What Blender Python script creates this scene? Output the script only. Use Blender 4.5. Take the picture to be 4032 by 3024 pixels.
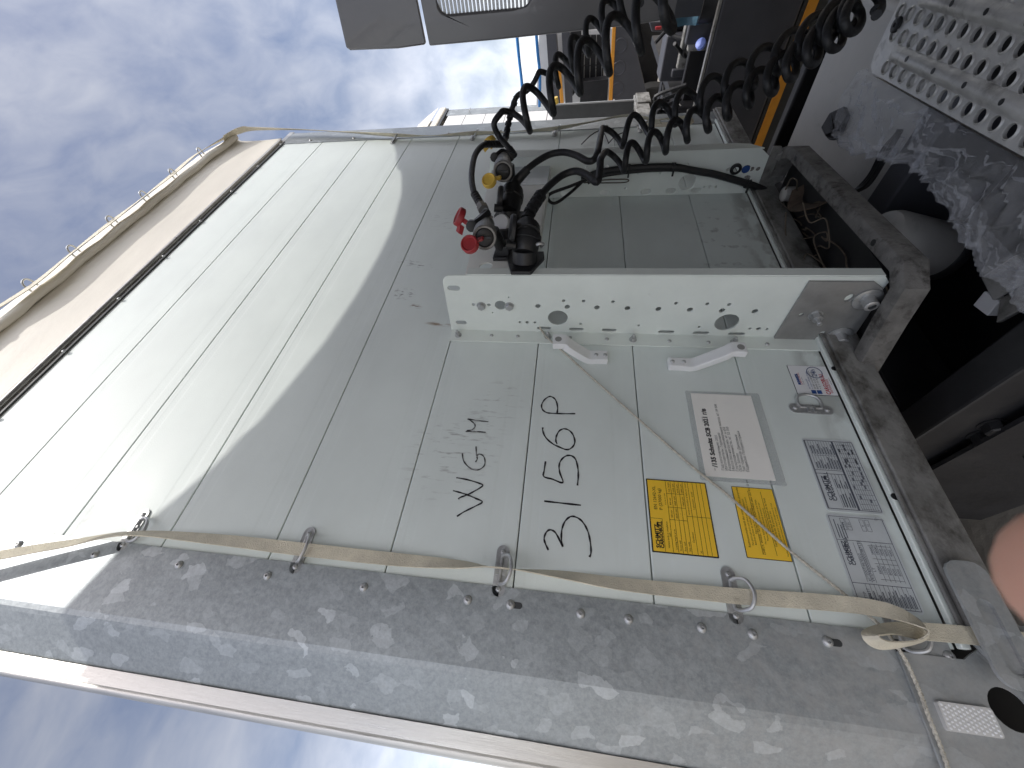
import bpy, bmesh, math, random
from math import sin, cos, pi, radians
from mathutils import Vector as V, Matrix, geometry, noise as mnoise
random.seed(7)
sc = bpy.context.scene
for o in list(bpy.data.objects): bpy.data.objects.remove(o)
COL = sc.collection

# ------------------------------------------------------------------ camera
CAM = V((-0.1095, -0.8351, 1.80))
FW = V((0.58509018, 0.79880319, 0.13993905))     # view direction
RT = V((0.80249671, -0.59516982, 0.04209405))    # to the right when the picture is held upright
UP = V((-0.11691236, -0.08767181, 0.98926496))
FPX = 1532.58                                     # focal length for the 4032 px wide photograph
cd = bpy.data.cameras.new('camera'); cam = bpy.data.objects.new('camera', cd); COL.objects.link(cam)
cd.sensor_width = 36.0; cd.lens = FPX / 4032 * 36; cd.clip_start = 0.01; cd.clip_end = 3000
cd.dof.use_dof = True; cd.dof.focus_distance = 1.5; cd.dof.aperture_fstop = 12.0
mx = Matrix.Identity(4)                           # the photo lies on its side: picture right = world down
for i in range(3):
    mx[i][0] = -UP[i]; mx[i][1] = RT[i]; mx[i][2] = -FW[i]; mx[i][3] = CAM[i]
cam.matrix_world = mx
sc.camera = cam

# ------------------------------------------------------------------ sky, sun, exposure
SUN_TAN = 1.45; SUN_SIDE = 0.12
sdir = V((SUN_SIDE, -1, SUN_TAN)).normalized()    # towards the sun
SUN_EL = math.asin(sdir.z); SUN_AZ = math.atan2(sdir.x, sdir.y)
w = bpy.data.worlds.new('World'); sc.world = w; w.use_nodes = True
nt = w.node_tree; nt.nodes.clear()
def wn(t, **k):
    n = nt.nodes.new(t)
    for a, b in k.items(): setattr(n, a, b)
    return n
sky = wn('ShaderNodeTexSky', sky_type='NISHITA', sun_disc=False)
sky.sun_elevation = SUN_EL; sky.sun_rotation = SUN_AZ; sky.air_density = 1.0; sky.dust_density = 1.2; sky.ozone_density = 2.0
tc = wn('ShaderNodeTexCoord'); 
mp1 = wn('ShaderNodeMapping'); mp1.inputs['Rotation'].default_value = (0.3, 0.5, 0.6); mp1.inputs['Scale'].default_value = (1.0, 2.6, 2.0)
mp2 = wn('ShaderNodeMapping'); mp2.inputs['Rotation'].default_value = (0.1, 0.35, 0.9); mp2.inputs['Scale'].default_value = (2.0, 5.5, 4.0)
n1 = wn('ShaderNodeTexNoise'); n1.inputs['Scale'].default_value = 1.5; n1.inputs['Detail'].default_value = 6; n1.inputs['Roughness'].default_value = .55
n2 = wn('ShaderNodeTexNoise'); n2.inputs['Scale'].default_value = 3.6; n2.inputs['Detail'].default_value = 6; n2.inputs['Roughness'].default_value = .52; n2.inputs['Distortion'].default_value = .4
r1 = wn('ShaderNodeMapRange'); r1.inputs[1].default_value = .42; r1.inputs[2].default_value = .74
r2 = wn('ShaderNodeMapRange'); r2.inputs[1].default_value = .25; r2.inputs[2].default_value = .82
mu = wn('ShaderNodeMath', operation='MULTIPLY_ADD'); mu.inputs[1].default_value = .50
mb = wn('ShaderNodeMath', operation='MULTIPLY'); mb.inputs[1].default_value = .52
# thicker cloud low down, as in the picture
sep = wn('ShaderNodeSeparateXYZ'); rz = wn('ShaderNodeMapRange'); rz.inputs[1].default_value = .05; rz.inputs[2].default_value = .75; rz.inputs[3].default_value = .0; rz.inputs[4].default_value = -.04
ad = wn('ShaderNodeMath', operation='ADD', use_clamp=True)
mixc = wn('ShaderNodeMixRGB')
# thin cloud takes its brightness from the sky behind it: raised round the unseen sun to fill the shaded boards
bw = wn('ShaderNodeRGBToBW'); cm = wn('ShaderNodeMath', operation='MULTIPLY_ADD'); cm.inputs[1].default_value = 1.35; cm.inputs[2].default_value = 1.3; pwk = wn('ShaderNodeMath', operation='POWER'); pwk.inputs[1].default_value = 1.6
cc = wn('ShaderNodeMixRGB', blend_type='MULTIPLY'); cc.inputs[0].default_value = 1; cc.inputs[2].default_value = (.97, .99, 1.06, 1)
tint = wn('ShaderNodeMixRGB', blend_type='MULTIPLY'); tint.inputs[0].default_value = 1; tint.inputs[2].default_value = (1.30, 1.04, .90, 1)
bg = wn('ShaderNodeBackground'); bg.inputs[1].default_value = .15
out = wn('ShaderNodeOutputWorld')
L = nt.links.new
L(tc.outputs['Generated'], mp1.inputs[0]); L(tc.outputs['Generated'], mp2.inputs[0]); L(mp1.outputs[0], n1.inputs[0]); L(mp2.outputs[0], n2.inputs[0])
L(n1.outputs[0], r1.inputs[0]); L(n2.outputs[0], r2.inputs[0]); L(r1.outputs[0], mu.inputs[0])
L(r2.outputs[0], mb.inputs[0]); L(mb.outputs[0], mu.inputs[2])
L(tc.outputs['Generated'], sep.inputs[0]); L(sep.outputs[2], rz.inputs[0]); L(mu.outputs[0], ad.inputs[0]); L(rz.outputs[0], ad.inputs[1])
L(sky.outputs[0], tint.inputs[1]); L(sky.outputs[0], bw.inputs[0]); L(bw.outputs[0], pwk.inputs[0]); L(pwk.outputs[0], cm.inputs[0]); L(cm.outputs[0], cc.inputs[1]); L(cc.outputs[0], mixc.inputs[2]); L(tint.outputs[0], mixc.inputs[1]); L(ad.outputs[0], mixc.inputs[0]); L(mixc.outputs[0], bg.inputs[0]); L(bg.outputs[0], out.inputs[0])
sl = bpy.data.lights.new('sun', 'SUN'); sl.energy = 2.0; sl.angle = radians(.55); sl.color = (1, .965, .91)
so = bpy.data.objects.new('sun', sl); COL.objects.link(so); so.location = (0, -6, 12)
so.rotation_euler = sdir.to_track_quat('Z', 'Y').to_euler()
sc.view_settings.view_transform = 'Standard'; sc.view_settings.look = 'None'; sc.view_settings.gamma = 1
sc.view_settings.exposure = 0.25
sc.render.engine = 'CYCLES'
sc.cycles.max_bounces = 8; sc.cycles.transparent_max_bounces = 12

# ------------------------------------------------------------------ pixel helpers: a sight line of the photo met with a real plane
def ray(x, y): return FW + (1512 - y) / FPX * RT + (2016 - x) / FPX * UP
def onY(x, y, Y=0.):
    d = ray(x, y); return CAM + d * ((Y - CAM.y) / d.y)
def onX(x, y, X):
    d = ray(x, y); return CAM + d * ((X - CAM.x) / d.x)
def onZ(x, y, Z):
    d = ray(x, y); return CAM + d * ((Z - CAM.z) / d.z)
def atD(x, y, D): return CAM + ray(x, y) * D

# ------------------------------------------------------------------ materials
MATS = {}
def mat(name, col, rough=.5, metal=0., var=.12, scale=9., bump=0., bscale=70., dirt=None, coat=0., spec=.5, stretch=(1, 1, 1), trans=0.):
    """principled with colour variation, optional bump, dirt = (colour, threshold 0..1, scale)"""
    m = bpy.data.materials.new(name); m.use_nodes = True; n = m.node_tree; b = n.nodes['Principled BSDF']; k = n.links.new
    def nn(t, **a):
        q = n.nodes.new(t)
        for x, y in a.items(): setattr(q, x, y)
        return q
    b.inputs['Metallic'].default_value = metal; b.inputs['Coat Weight'].default_value = coat; b.inputs['Specular IOR Level'].default_value = spec
    b.inputs['Transmission Weight'].default_value = trans
    tcn = nn('ShaderNodeTexCoord'); mpn = nn('ShaderNodeMapping'); mpn.inputs['Scale'].default_value = stretch
    k(tcn.outputs['Object'], mpn.inputs[0])
    no = nn('ShaderNodeTexNoise'); no.inputs['Scale'].default_value = scale; no.inputs['Detail'].default_value = 7; no.inputs['Roughness'].default_value = .6
    k(mpn.outputs[0], no.inputs[0])
    mr = nn('ShaderNodeMapRange'); mr.inputs[1].default_value = .3; mr.inputs[2].default_value = .7; mr.inputs[3].default_value = 1 - var; mr.inputs[4].default_value = 1 + var
    k(no.outputs[0], mr.inputs[0])
    mc = nn('ShaderNodeMixRGB', blend_type='MULTIPLY'); mc.inputs[0].default_value = 1; mc.inputs[1].default_value = (*col, 1); k(mr.outputs[0], mc.inputs[2])
    last = mc.outputs[0]
    if dirt:
        dn = nn('ShaderNodeTexNoise'); dn.inputs['Scale'].default_value = dirt[2]; dn.inputs['Detail'].default_value = 9; dn.inputs['Roughness'].default_value = .68
        k(mpn.outputs[0], dn.inputs[0])
        dr = nn('ShaderNodeMapRange'); dr.inputs[1].default_value = dirt[1]; dr.inputs[2].default_value = dirt[1] + .16; dr.inputs[4].default_value = dirt[3] if len(dirt) > 3 else .8
        k(dn.outputs[0], dr.inputs[0])
        dm = nn('ShaderNodeMixRGB'); dm.inputs[2].default_value = (*dirt[0], 1); k(dr.outputs[0], dm.inputs[0]); k(last, dm.inputs[1]); last = dm.outputs[0]
    k(last, b.inputs['Base Color'])
    rr = nn('ShaderNodeMapRange'); rr.inputs[1].default_value = .3; rr.inputs[2].default_value = .7; rr.inputs[3].default_value = max(.03, rough - .08); rr.inputs[4].default_value = min(1, rough + .1)
    k(no.outputs[0], rr.inputs[0]); k(rr.outputs[0], b.inputs['Roughness'])
    if bump:
        bn = nn('ShaderNodeTexNoise'); bn.inputs['Scale'].default_value = bscale; bn.inputs['Detail'].default_value = 5; k(mpn.outputs[0], bn.inputs[0])
        bu = nn('ShaderNodeBump'); bu.inputs['Strength'].default_value = bump; bu.inputs['Distance'].default_value = .01
        k(bn.outputs[0], bu.inputs['Height']); k(bu.outputs[0], b.inputs['Normal'])
    m['last'] = 0; MATS[name] = m
    return m
def final_colour(m): # socket currently feeding Base Color
    n = m.node_tree; b = n.nodes['Principled BSDF']; return n, b, b.inputs['Base Color'].links[0].from_socket
def stain(m, c, rad, rot, col, amount, thr=.45, nscale=60, str_=(1, 1, 1)):
    """a stain of its own shape at world position c on the y=0 wall: ellipse rad (x,z) turned by rot, broken by noise"""
    n, b, s = final_colour(m); k = n.links.new
    g = n.nodes.new('ShaderNodeTexCoord')
    mp = n.nodes.new('ShaderNodeMapping'); mp.vector_type = 'TEXTURE'
    mp.inputs['Location'].default_value = (c[0], 0, c[1]); mp.inputs['Rotation'].default_value = (0, rot, 0); mp.inputs['Scale'].default_value = (rad[0], 50, rad[1])
    k(g.outputs['Object'], mp.inputs[0])
    ln = n.nodes.new('ShaderNodeVectorMath'); ln.operation = 'LENGTH'; k(mp.outputs[0], ln.inputs[0])
    mr = n.nodes.new('ShaderNodeMapRange'); mr.inputs[1].default_value = 1; mr.inputs[2].default_value = .3; k(ln.outputs[1], mr.inputs[0])
    mp3 = n.nodes.new('ShaderNodeMapping'); mp3.inputs['Scale'].default_value = str_; k(g.outputs['Object'], mp3.inputs[0])
    no = n.nodes.new('ShaderNodeTexNoise'); no.inputs['Scale'].default_value = nscale; no.inputs['Detail'].default_value = 6; k(mp3.outputs[0], no.inputs[0])
    nr = n.nodes.new('ShaderNodeMapRange'); nr.inputs[1].default_value = thr; nr.inputs[2].default_value = thr + .12; k(no.outputs[0], nr.inputs[0])
    m1 = n.nodes.new('ShaderNodeMath'); m1.operation = 'MULTIPLY'; k(mr.outputs[0], m1.inputs[0]); k(nr.outputs[0], m1.inputs[1])
    m2 = n.nodes.new('ShaderNodeMath'); m2.operation = 'MULTIPLY'; m2.inputs[1].default_value = amount; k(m1.outputs[0], m2.inputs[0])
    mx_ = n.nodes.new('ShaderNodeMixRGB'); mx_.inputs[2].default_value = (*col, 1); k(m2.outputs[0], mx_.inputs[0]); k(s, mx_.inputs[1])
    k(mx_.outputs[0], b.inputs['Base Color'])
def galv(name, lo, hi, metal=.75, rough=.42, vscale=26., dirt=None):
    m = bpy.data.materials.new(name); m.use_nodes = True; n = m.node_tree; b = n.nodes['Principled BSDF']; k = n.links.new
    b.inputs['Metallic'].default_value = metal
    t = n.nodes.new('ShaderNodeTexCoord')
    wno = n.nodes.new('ShaderNodeTexNoise'); wno.inputs['Scale'].default_value = 18; wno.inputs['Detail'].default_value = 6; k(t.outputs['Object'], wno.inputs[0])
    va = n.nodes.new('ShaderNodeVectorMath'); va.operation = 'MULTIPLY_ADD'; va.inputs[1].default_value = (.045, .045, .045); k(wno.outputs['Color'], va.inputs[0]); k(t.outputs['Object'], va.inputs[2])
    mp = n.nodes.new('ShaderNodeMapping'); mp.inputs['Scale'].default_value = (1, 1, .62); k(va.outputs[0], mp.inputs[0])
    vo = n.nodes.new('ShaderNodeTexVoronoi'); vo.inputs['Scale'].default_value = vscale; k(mp.outputs[0], vo.inputs[0])
    sp = n.nodes.new('ShaderNodeSeparateColor'); k(vo.outputs['Color'], sp.inputs[0])
    pw = n.nodes.new('ShaderNodeMath'); pw.operation = 'POWER'; pw.inputs[1].default_value = 7.0; k(sp.outputs[0], pw.inputs[0])
    n2_ = n.nodes.new('ShaderNodeTexNoise'); n2_.inputs['Scale'].default_value = 110; n2_.inputs['Detail'].default_value = 8; n2_.inputs['Roughness'].default_value = .78; k(t.outputs['Object'], n2_.inputs[0])
    n3_ = n.nodes.new('ShaderNodeTexNoise'); n3_.inputs['Scale'].default_value = 7; n3_.inputs['Detail'].default_value = 4; k(t.outputs['Object'], n3_.inputs[0])
    a1 = n.nodes.new('ShaderNodeMath'); a1.operation = 'MULTIPLY_ADD'; a1.inputs[1].default_value = .40; gr_ = n.nodes.new('ShaderNodeMapRange'); gr_.inputs[1].default_value = .33; gr_.inputs[2].default_value = .67; k(n2_.outputs[0], gr_.inputs[0]); k(gr_.outputs[0], a1.inputs[0])
    a2 = n.nodes.new('ShaderNodeMath'); a2.operation = 'MULTIPLY_ADD'; a2.inputs[1].default_value = .46; k(pw.outputs[0], a2.inputs[0]); 
    a3 = n.nodes.new('ShaderNodeMath'); a3.operation = 'MULTIPLY'; a3.inputs[1].default_value = .25; k(n3_.outputs[0], a3.inputs[0]); k(a3.outputs[0], a2.inputs[2]); k(a2.outputs[0], a1.inputs[2])
    cr = n.nodes.new('ShaderNodeMixRGB'); cr.inputs[1].default_value = (*lo, 1); cr.inputs[2].default_value = (*hi, 1); k(a1.outputs[0], cr.inputs[0])
    last = cr.outputs[0]
    if dirt:
        z = n.nodes.new('ShaderNodeSeparateXYZ'); k(t.outputs['Object'], z.inputs[0])
        zr = n.nodes.new('ShaderNodeMapRange'); zr.inputs[1].default_value = 1.75; zr.inputs[2].default_value = 1.25; zr.inputs[3].default_value = 0; zr.inputs[4].default_value = .30; k(z.outputs[2], zr.inputs[0])
        dn = n.nodes.new('ShaderNodeTexNoise'); dn.inputs['Scale'].default_value = 30; dn.inputs['Detail'].default_value = 9; dn.inputs['Roughness'].default_value = .75; k(t.outputs['Object'], dn.inputs[0])
        q = n.nodes.new('ShaderNodeMath'); q.operation = 'ADD'; k(zr.outputs[0], q.inputs[0]); k(dn.outputs[0], q.inputs[1])
        q2 = n.nodes.new('ShaderNodeMapRange'); q2.inputs[1].default_value = .6; q2.inputs[2].default_value = .95; q2.inputs[4].default_value = .85; k(q.outputs[0], q2.inputs[0])
        dm = n.nodes.new('ShaderNodeMixRGB'); dm.inputs[2].default_value = (*dirt, 1); k(q2.outputs[0], dm.inputs[0]); k(last, dm.inputs[1]); last = dm.outputs[0]
        im = n.nodes.new('ShaderNodeMath'); im.operation = 'MULTIPLY_ADD'; im.inputs[1].default_value = -metal; im.inputs[2].default_value = metal; k(q2.outputs[0], im.inputs[0]); k(im.outputs[0], b.inputs['Metallic'])
    k(last, b.inputs['Base Color'])
    rr = n.nodes.new('ShaderNodeMapRange'); rr.inputs[3].default_value = rough - .08; rr.inputs[4].default_value = rough + .22; k(n2_.outputs[0], rr.inputs[0]); k(rr.outputs[0], b.inputs['Roughness'])
    bu = n.nodes.new('ShaderNodeBump'); bu.inputs['Strength'].default_value = .22; bu.inputs['Distance'].default_value = .004
    bn = n.nodes.new('ShaderNodeTexNoise'); bn.inputs['Scale'].default_value = 45; bn.inputs['Detail'].default_value = 3; k(t.outputs['Object'], bn.inputs[0])
    k(bn.outputs[0], bu.inputs['Height']); k(bu.outputs[0], b.inputs['Normal'])
    return m

m_panel = mat('painted_aluminium_board', (.715, .775, .745), .50, .0, .05, 3.5, bump=.03, bscale=220, dirt=((.36, .35, .31), .66, 2.2, .22), stretch=(1, 1, 1.6))
m_white_steel = mat('white_painted_steel', (.74, .79, .745), .42, 0, .06, 6, bump=.03, bscale=250, dirt=((.22, .2, .17), .67, 9, .45))
m_plate = mat('white_plate_paint', (.86, .87, .82), .4, 0, .05, 8, bump=.03, bscale=200, dirt=((.45, .42, .36), .64, 10, .5))
m_galv = galv('galvanised_steel', (.215, .238, .246), (.58, .62, .635), .5, .40, 44, dirt=(.36, .36, .345))
m_galv2 = galv('galvanised_steel_far', (.22, .24, .25), (.50, .53, .54), .7, .42, 30)
m_alu = mat('brushed_aluminium', (.52, .51, .48), .34, .85, .12, 6, bump=.05, bscale=60, stretch=(12, 12, .6), dirt=((.25, .23, .2), .62, 5, .5))
m_rubber = mat('black_rubber', (.012, .0125, .014), .5, 0, .35, 14, bump=.12, bscale=90, dirt=((.10, .095, .085), .60, 11, .55))
m_black = mat('black_plastic', (.014, .0145, .016), .42, 0, .3, 18, bump=.05, dirt=((.09, .085, .075), .62, 22, .45))
m_darkrail = mat('dark_seal', (.045, .048, .05), .45, .2, .2, 12)
m_tarp = mat('cream_tarpaulin', (.72, .685, .60), .55, 0, .05, 5, bump=.08, bscale=55, dirt=((.45, .38, .27), .66, 4.5, .4), stretch=(.5, 1, 1))
m_strap = mat('cream_webbing', (.66, .61, .48), .75, 0, .14, 26, bump=.35, bscale=420, dirt=((.2, .16, .11), .62, 16, .6))
m_cord = mat('dirty_white_cord', (.55, .52, .44), .8, 0, .25, 120, bump=.5, bscale=500)
m_grimy = mat('grimy_steel', (.23, .228, .215), .7, .1, .3, 12, bump=.35, bscale=45, dirt=((.055, .05, .042), .48, 13, .85), stretch=(.7, 1, 1))
m_dusty = mat('dust_caked_steel', (.15, .145, .135), .85, 0, .35, 20, bump=.6, bscale=38, dirt=((.04, .035, .03), .5, 24, .9))
m_zinc = mat('zinc_plated', (.50, .51, .51), .42, .7, .25, 30, dirt=((.1, .09, .08), .6, 40, .7))
m_patch = mat('grey_zinc_plate', (.29, .29, .28), .5, .35, .2, 14, bump=.15, bscale=60, dirt=((.11, .1, .09), .58, 12, .7))
m_handle = mat('white_plastic', (.78, .79, .79), .4, 0, .04, 20, bump=.04, dirt=((.4, .38, .33), .7, 18, .4))
m_cab = mat('grey_cab_paint', (.20, .195, .20), .38, .35, .06, 3, coat=.35, dirt=((.16, .155, .15), .68, 3, .4))
m_cab2 = mat('dark_grey_panel', (.07, .072, .082), .45, .2, .12, 5, dirt=((.1, .1, .1), .64, 6, .4))
m_chassis = mat('black_chassis', (.015, .015, .017), .5, .1, .4, 8, bump=.1, bscale=40, dirt=((.042, .038, .033), .56, 8, .5))
m_ally = mat('worn_aluminium', (.58, .57, .545), .45, .5, .16, 22, bump=.3, bscale=26, dirt=((.13, .12, .105), .55, 15, .6))
m_tank = mat('pale_tank_paint', (.42, .41, .385), .5, .1, .1, 8, bump=.04, dirt=((.16, .145, .12), .6, 9, .7))
m_orange = mat('orange_tape', (.70, .30, .03), .45, 0, .1, 20)
m_yellow = mat('yellow_plastic', (.72, .48, .08), .45, 0, .12, 30, dirt=((.2, .13, .05), .62, 40, .6))
m_red = mat('red_plastic', (.34, .027, .032), .45, 0, .15, 30, dirt=((.12, .03, .03), .6, 40, .6))
m_paleyel = mat('sticker_yellow', (.95, .60, .045), .4, 0, .03, 20, dirt=((.5, .36, .08), .68, 25, .4))
m_sticker_white = mat('sticker_white', (.80, .81, .82), .35, 0, .03, 20)
m_sticker_grey = mat('sticker_silver', (.64, .68, .69), .35, .15, .05, 30, dirt=((.5, .52, .53), .6, 15, .5))
m_paper = mat('paper', (.88, .87, .82), .6, 0, .03, 12)
m_ink = mat('black_ink', (.012, .012, .014), .5, 0, .1, 30)
m_marker = mat('marker_ink', (.012, .011, .015), .45, 0, .3, 60)
m_marker2 = mat('worn_marker_ink', (.05, .05, .052), .5, 0, .4, 60, dirt=((.42, .43, .42), .52, 70, .8))
m_blueink = mat('blue_ink', (.10, .13, .24), .5, 0, .1, 30)
m_bluedark = mat('blue_print', (.02, .07, .26), .4, 0, .1, 30)
m_redink = mat('red_print', (.50, .02, .04), .4, 0, .1, 30)
m_greyink = mat('dark_blue_print', (.085, .095, .125), .5, 0, .15, 30)
m_bluehose = mat('blue_hose', (.03, .20, .52), .45, 0, .1, 10)
m_pale = mat('pale_lens_plastic', (.62, .62, .60), .3, 0, .05, 60)
m_white_body = mat('white_trailer_paint', (.74, .74, .72), .4, 0, .05, 4, dirt=((.5, .47, .42), .66, 3, .4))
m_wood = mat('brown_wire', (.11, .088, .065), .8, 0, .3, 40)
m_rust = mat('rusty_brown', (.085, .06, .042), .8, 0, .4, 30, bump=.3)
m_tyre = mat('tyre_rubber', (.02, .02, .02), .8, 0, .3, 20, bump=.3, bscale=60)
m_skin = mat('skin', (.56, .31, .22), .5, 0, .06, 40); m_skin.node_tree.nodes['Principled BSDF'].inputs['Subsurface Weight'].default_value = .15
m_nail = mat('fingernail', (.62, .40, .33), .3, 0, .03, 30)
m_ground = mat('packed_gravel', (.36, .325, .27), .9, 0, .35, 1.1, bump=.6, bscale=22, dirt=((.24, .21, .17), .54, 2.4, .6))
# wear with a shape of its own on the boards (rub marks, rust runs)
for c, rd, ro, co, am, th, ns, st in (
    ((.86, 2.36), (.035, .05), .25, (.05, .05, .05), .8, .52, 50, (3, 1, 1)),
    ((.80, 2.30), (.012, .030), .1, (.16, .10, .04), .9, .46, 70, (2, 1, .5)),
    ((.72, 2.20), (.010, .055), .12, (.22, .13, .05), .9, .42, 60, (2, 1, .4)),
    ((1.02, 2.36), (.02, .10), .3, (.07, .07, .07), .7, .53, 45, (3, 1, .8)),
    ((.30, 2.06), (.16, .13), .5, (.20, .20, .19), .55, .56, 34, (3, 1, .7)),
    ((.42, 1.99), (.14, .08), .4, (.22, .22, .21), .45, .56, 40, (3, 1, .7)),
    ((1.30, 2.30), (.10, .12), .2, (.18, .18, .17), .4, .57, 30, (4, 1, .8)),
    ((1.15, 1.30), (.28, .14), 0, (.12, .12, .11), .6, .58, 20, (1.5, 1, 1.2)),
    ((.05, 2.95), (.05, .12), 0, (.35, .33, .30), .5, .5, 14, (1, 1, 1)),
    ((1.05, 1.17), (1.3, .06), 0, (.16, .15, .13), .55, .42, 18, (.5, 1, 1))):
    stain(m_panel, c, rd, ro, co, am, th, ns, st)
# translucent film
m_film = bpy.data.materials.new('clear_plastic_film'); m_film.use_nodes = True
_n = m_film.node_tree; _b = _n.nodes['Principled BSDF']; _o = _n.nodes['Material Output']
_b.inputs['Base Color'].default_value = (.84, .84, .85, 1); _b.inputs['Roughness'].default_value = .16; _b.inputs['Specular IOR Level'].default_value = .8
_t = _n.nodes.new('ShaderNodeBsdfTransparent'); _t.inputs[0].default_value = (.92, .93, .95, 1); _m = _n.nodes.new('ShaderNodeMixShader')
_q = _n.nodes.new('ShaderNodeTexCoord'); _w = _n.nodes.new('ShaderNodeTexNoise'); _w.noise_type = 'RIDGED_MULTIFRACTAL'; _w.normalize = False; _w.inputs['Scale'].default_value = 19; _w.inputs['Detail'].default_value = 5; _w.inputs['Roughness'].default_value = .6; _w.inputs['Distortion'].default_value = .9
_n.links.new(_q.outputs['Object'], _w.inputs[0]); _r = _n.nodes.new('ShaderNodeMapRange'); _r.inputs[1].default_value = .5; _r.inputs[2].default_value = 1.5; _r.inputs[3].default_value = .18; _r.inputs[4].default_value = .82
_n.links.new(_w.outputs[0], _r.inputs[0]); _n.links.new(_r.outputs[0], _m.inputs[0]); _n.links.new(_t.outputs[0], _m.inputs[1]); _n.links.new(_b.outputs[0], _m.inputs[2]); _n.links.new(_m.outputs[0], _o.inputs[0])
_bu = _n.nodes.new('ShaderNodeBump'); _bu.inputs['Strength'].default_value = .7; _bu.inputs['Distance'].default_value = .01; _n.links.new(_w.outputs[0], _bu.inputs['Height']); _n.links.new(_bu.outputs[0], _b.inputs['Normal'])

# ------------------------------------------------------------------ mesh builder
class MB:
    def __init__(s): s.v = []; s.f = []
    def add(s, vs, fs):
        o = len(s.v); s.v += [tuple(a) for a in vs]; s.f += [tuple(i + o for i in q) for q in fs]; return s
    def obox(s, c, a, b, d):
        c, a, b, d = V(c), V(a), V(b), V(d)
        vs = [c + a * i + b * j + d * k for i in (-1, 1) for j in (-1, 1) for k in (-1, 1)]
        fs = [(0, 1, 3, 2), (4, 6, 7, 5), (0, 4, 5, 1), (2, 3, 7, 6), (0, 2, 6, 4), (1, 5, 7, 3)]
        if a.cross(b).dot(d) < 0: fs = [q[::-1] for q in fs]
        return s.add(vs, fs)
    def box(s, lo, hi):
        lo, hi = V(lo), V(hi); h = (hi - lo) / 2
        return s.obox((lo + hi) / 2, (abs(h.x), 0, 0), (0, abs(h.y), 0), (0, 0, abs(h.z)))
    def tube(s, pts, r, n=10, caps=True, closed=False):
        pts = [V(p) for p in pts]; N = len(pts)
        rs = r if isinstance(r, (list, tuple)) else [r] * N
        T = [(pts[(i + 1) % N if closed else min(i + 1, N - 1)] - pts[(i - 1) % N if closed else max(i - 1, 0)]).normalized() for i in range(N)]
        a = T[0].orthogonal().normalized(); rings = []
        for i in range(N):
            a = (a - T[i] * a.dot(T[i]))
            a = a.normalized() if a.length > 1e-6 else T[i].orthogonal().normalized()
            b = T[i].cross(a)
            rings.append([pts[i] + (a * cos(2 * pi * k / n) + b * sin(2 * pi * k / n)) * rs[i] for k in range(n)])
        vs = [p for q in rings for p in q]; fs = []
        for i in range(N if closed else N - 1):
            j = (i + 1) % N
            for k in range(n): fs.append((i * n + k, i * n + (k + 1) % n, j * n + (k + 1) % n, j * n + k))
        if caps and not closed: fs += [tuple(range(n))[::-1], tuple((N - 1) * n + k for k in range(n))]
        return s.add(vs, fs)
    def lathe(s, p0, axis, prof, n=20, caps=True):
        p0 = V(p0); ax = V(axis).normalized(); a = ax.orthogonal().normalized(); b = ax.cross(a)
        vs = [p0 + ax * t + (a * cos(2 * pi * k / n) + b * sin(2 * pi * k / n)) * r for t, r in prof for k in range(n)]; fs = []
        for i in range(len(prof) - 1):
            for k in range(n): fs.append((i * n + k, i * n + (k + 1) % n, (i + 1) * n + (k + 1) % n, (i + 1) * n + k))
        if caps: fs += [tuple(range(n))[::-1], tuple((len(prof) - 1) * n + k for k in range(n))]
        return s.add(vs, fs)
    def cyl(s, p0, p1, r, n=16, r1=None):
        p0, p1 = V(p0), V(p1); return s.lathe(p0, p1 - p0, [(0, r), ((p1 - p0).length, r if r1 is None else r1)], n)
    def plate(s, outer, holes, O, U, W, th):
        """flat sheet with real holes: 2-D loops in the frame O,U,W; thickness th along U x W, both ways"""
        O, U, W = V(O), V(U), V(W); N = U.cross(W).normalized() * (th / 2)
        loops = [[V((a, b, 0)) for a, b in outer]] + [[V((a, b, 0)) for a, b in h] for h in holes]
        tri = geometry.tessellate_polygon(loops); flat = [p for l in loops for p in l]; n = len(flat)
        P = [O + U * p.x + W * p.y for p in flat]
        vs = [p + N for p in P] + [p - N for p in P]; fs = []
        for a, b, c in tri:
            if (flat[b] - flat[a]).cross(flat[c] - flat[a]).z < 0: a, b, c = a, c, b
            fs += [(a, b, c), (c + n, b + n, a + n)]
        o = 0
        for l in loops:
            for i in range(len(l)):
                p, q = o + i, o + (i + 1) % len(l); fs.append((p, p + n, q + n, q))
            o += len(l)
        return s.add(vs, fs)
    def ribbon(s, pts, wid, th):
        """flat strap: points, half-width vectors, thickness"""
        N = len(pts); vs = []
        for i in range(N):
            p = V(pts[i]); w_ = V(wid[i]); t = (V(pts[min(i + 1, N - 1)]) - V(pts[max(i - 1, 0)])).normalized()
            nn_ = w_.cross(t).normalized() * th / 2
            vs += [p - w_ + nn_, p + w_ + nn_, p + w_ - nn_, p - w_ - nn_]
        fs = [(3, 2, 1, 0), tuple((N - 1) * 4 + k for k in range(4))]
        for i in range(N - 1):
            for k in range(4): fs.append((i * 4 + k, i * 4 + (k + 1) % 4, i * 4 + 4 + (k + 1) % 4, i * 4 + 4 + k))
        return s.add(vs, fs)
    def grid(s, fn, nu, nv):
        vs = [fn(i / nu, j / nv) for i in range(nu + 1) for j in range(nv + 1)]
        fs = [(i * (nv + 1) + j, (i + 1) * (nv + 1) + j, (i + 1) * (nv + 1) + j + 1, i * (nv + 1) + j + 1) for i in range(nu) for j in range(nv)]
        return s.add(vs, fs)
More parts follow.
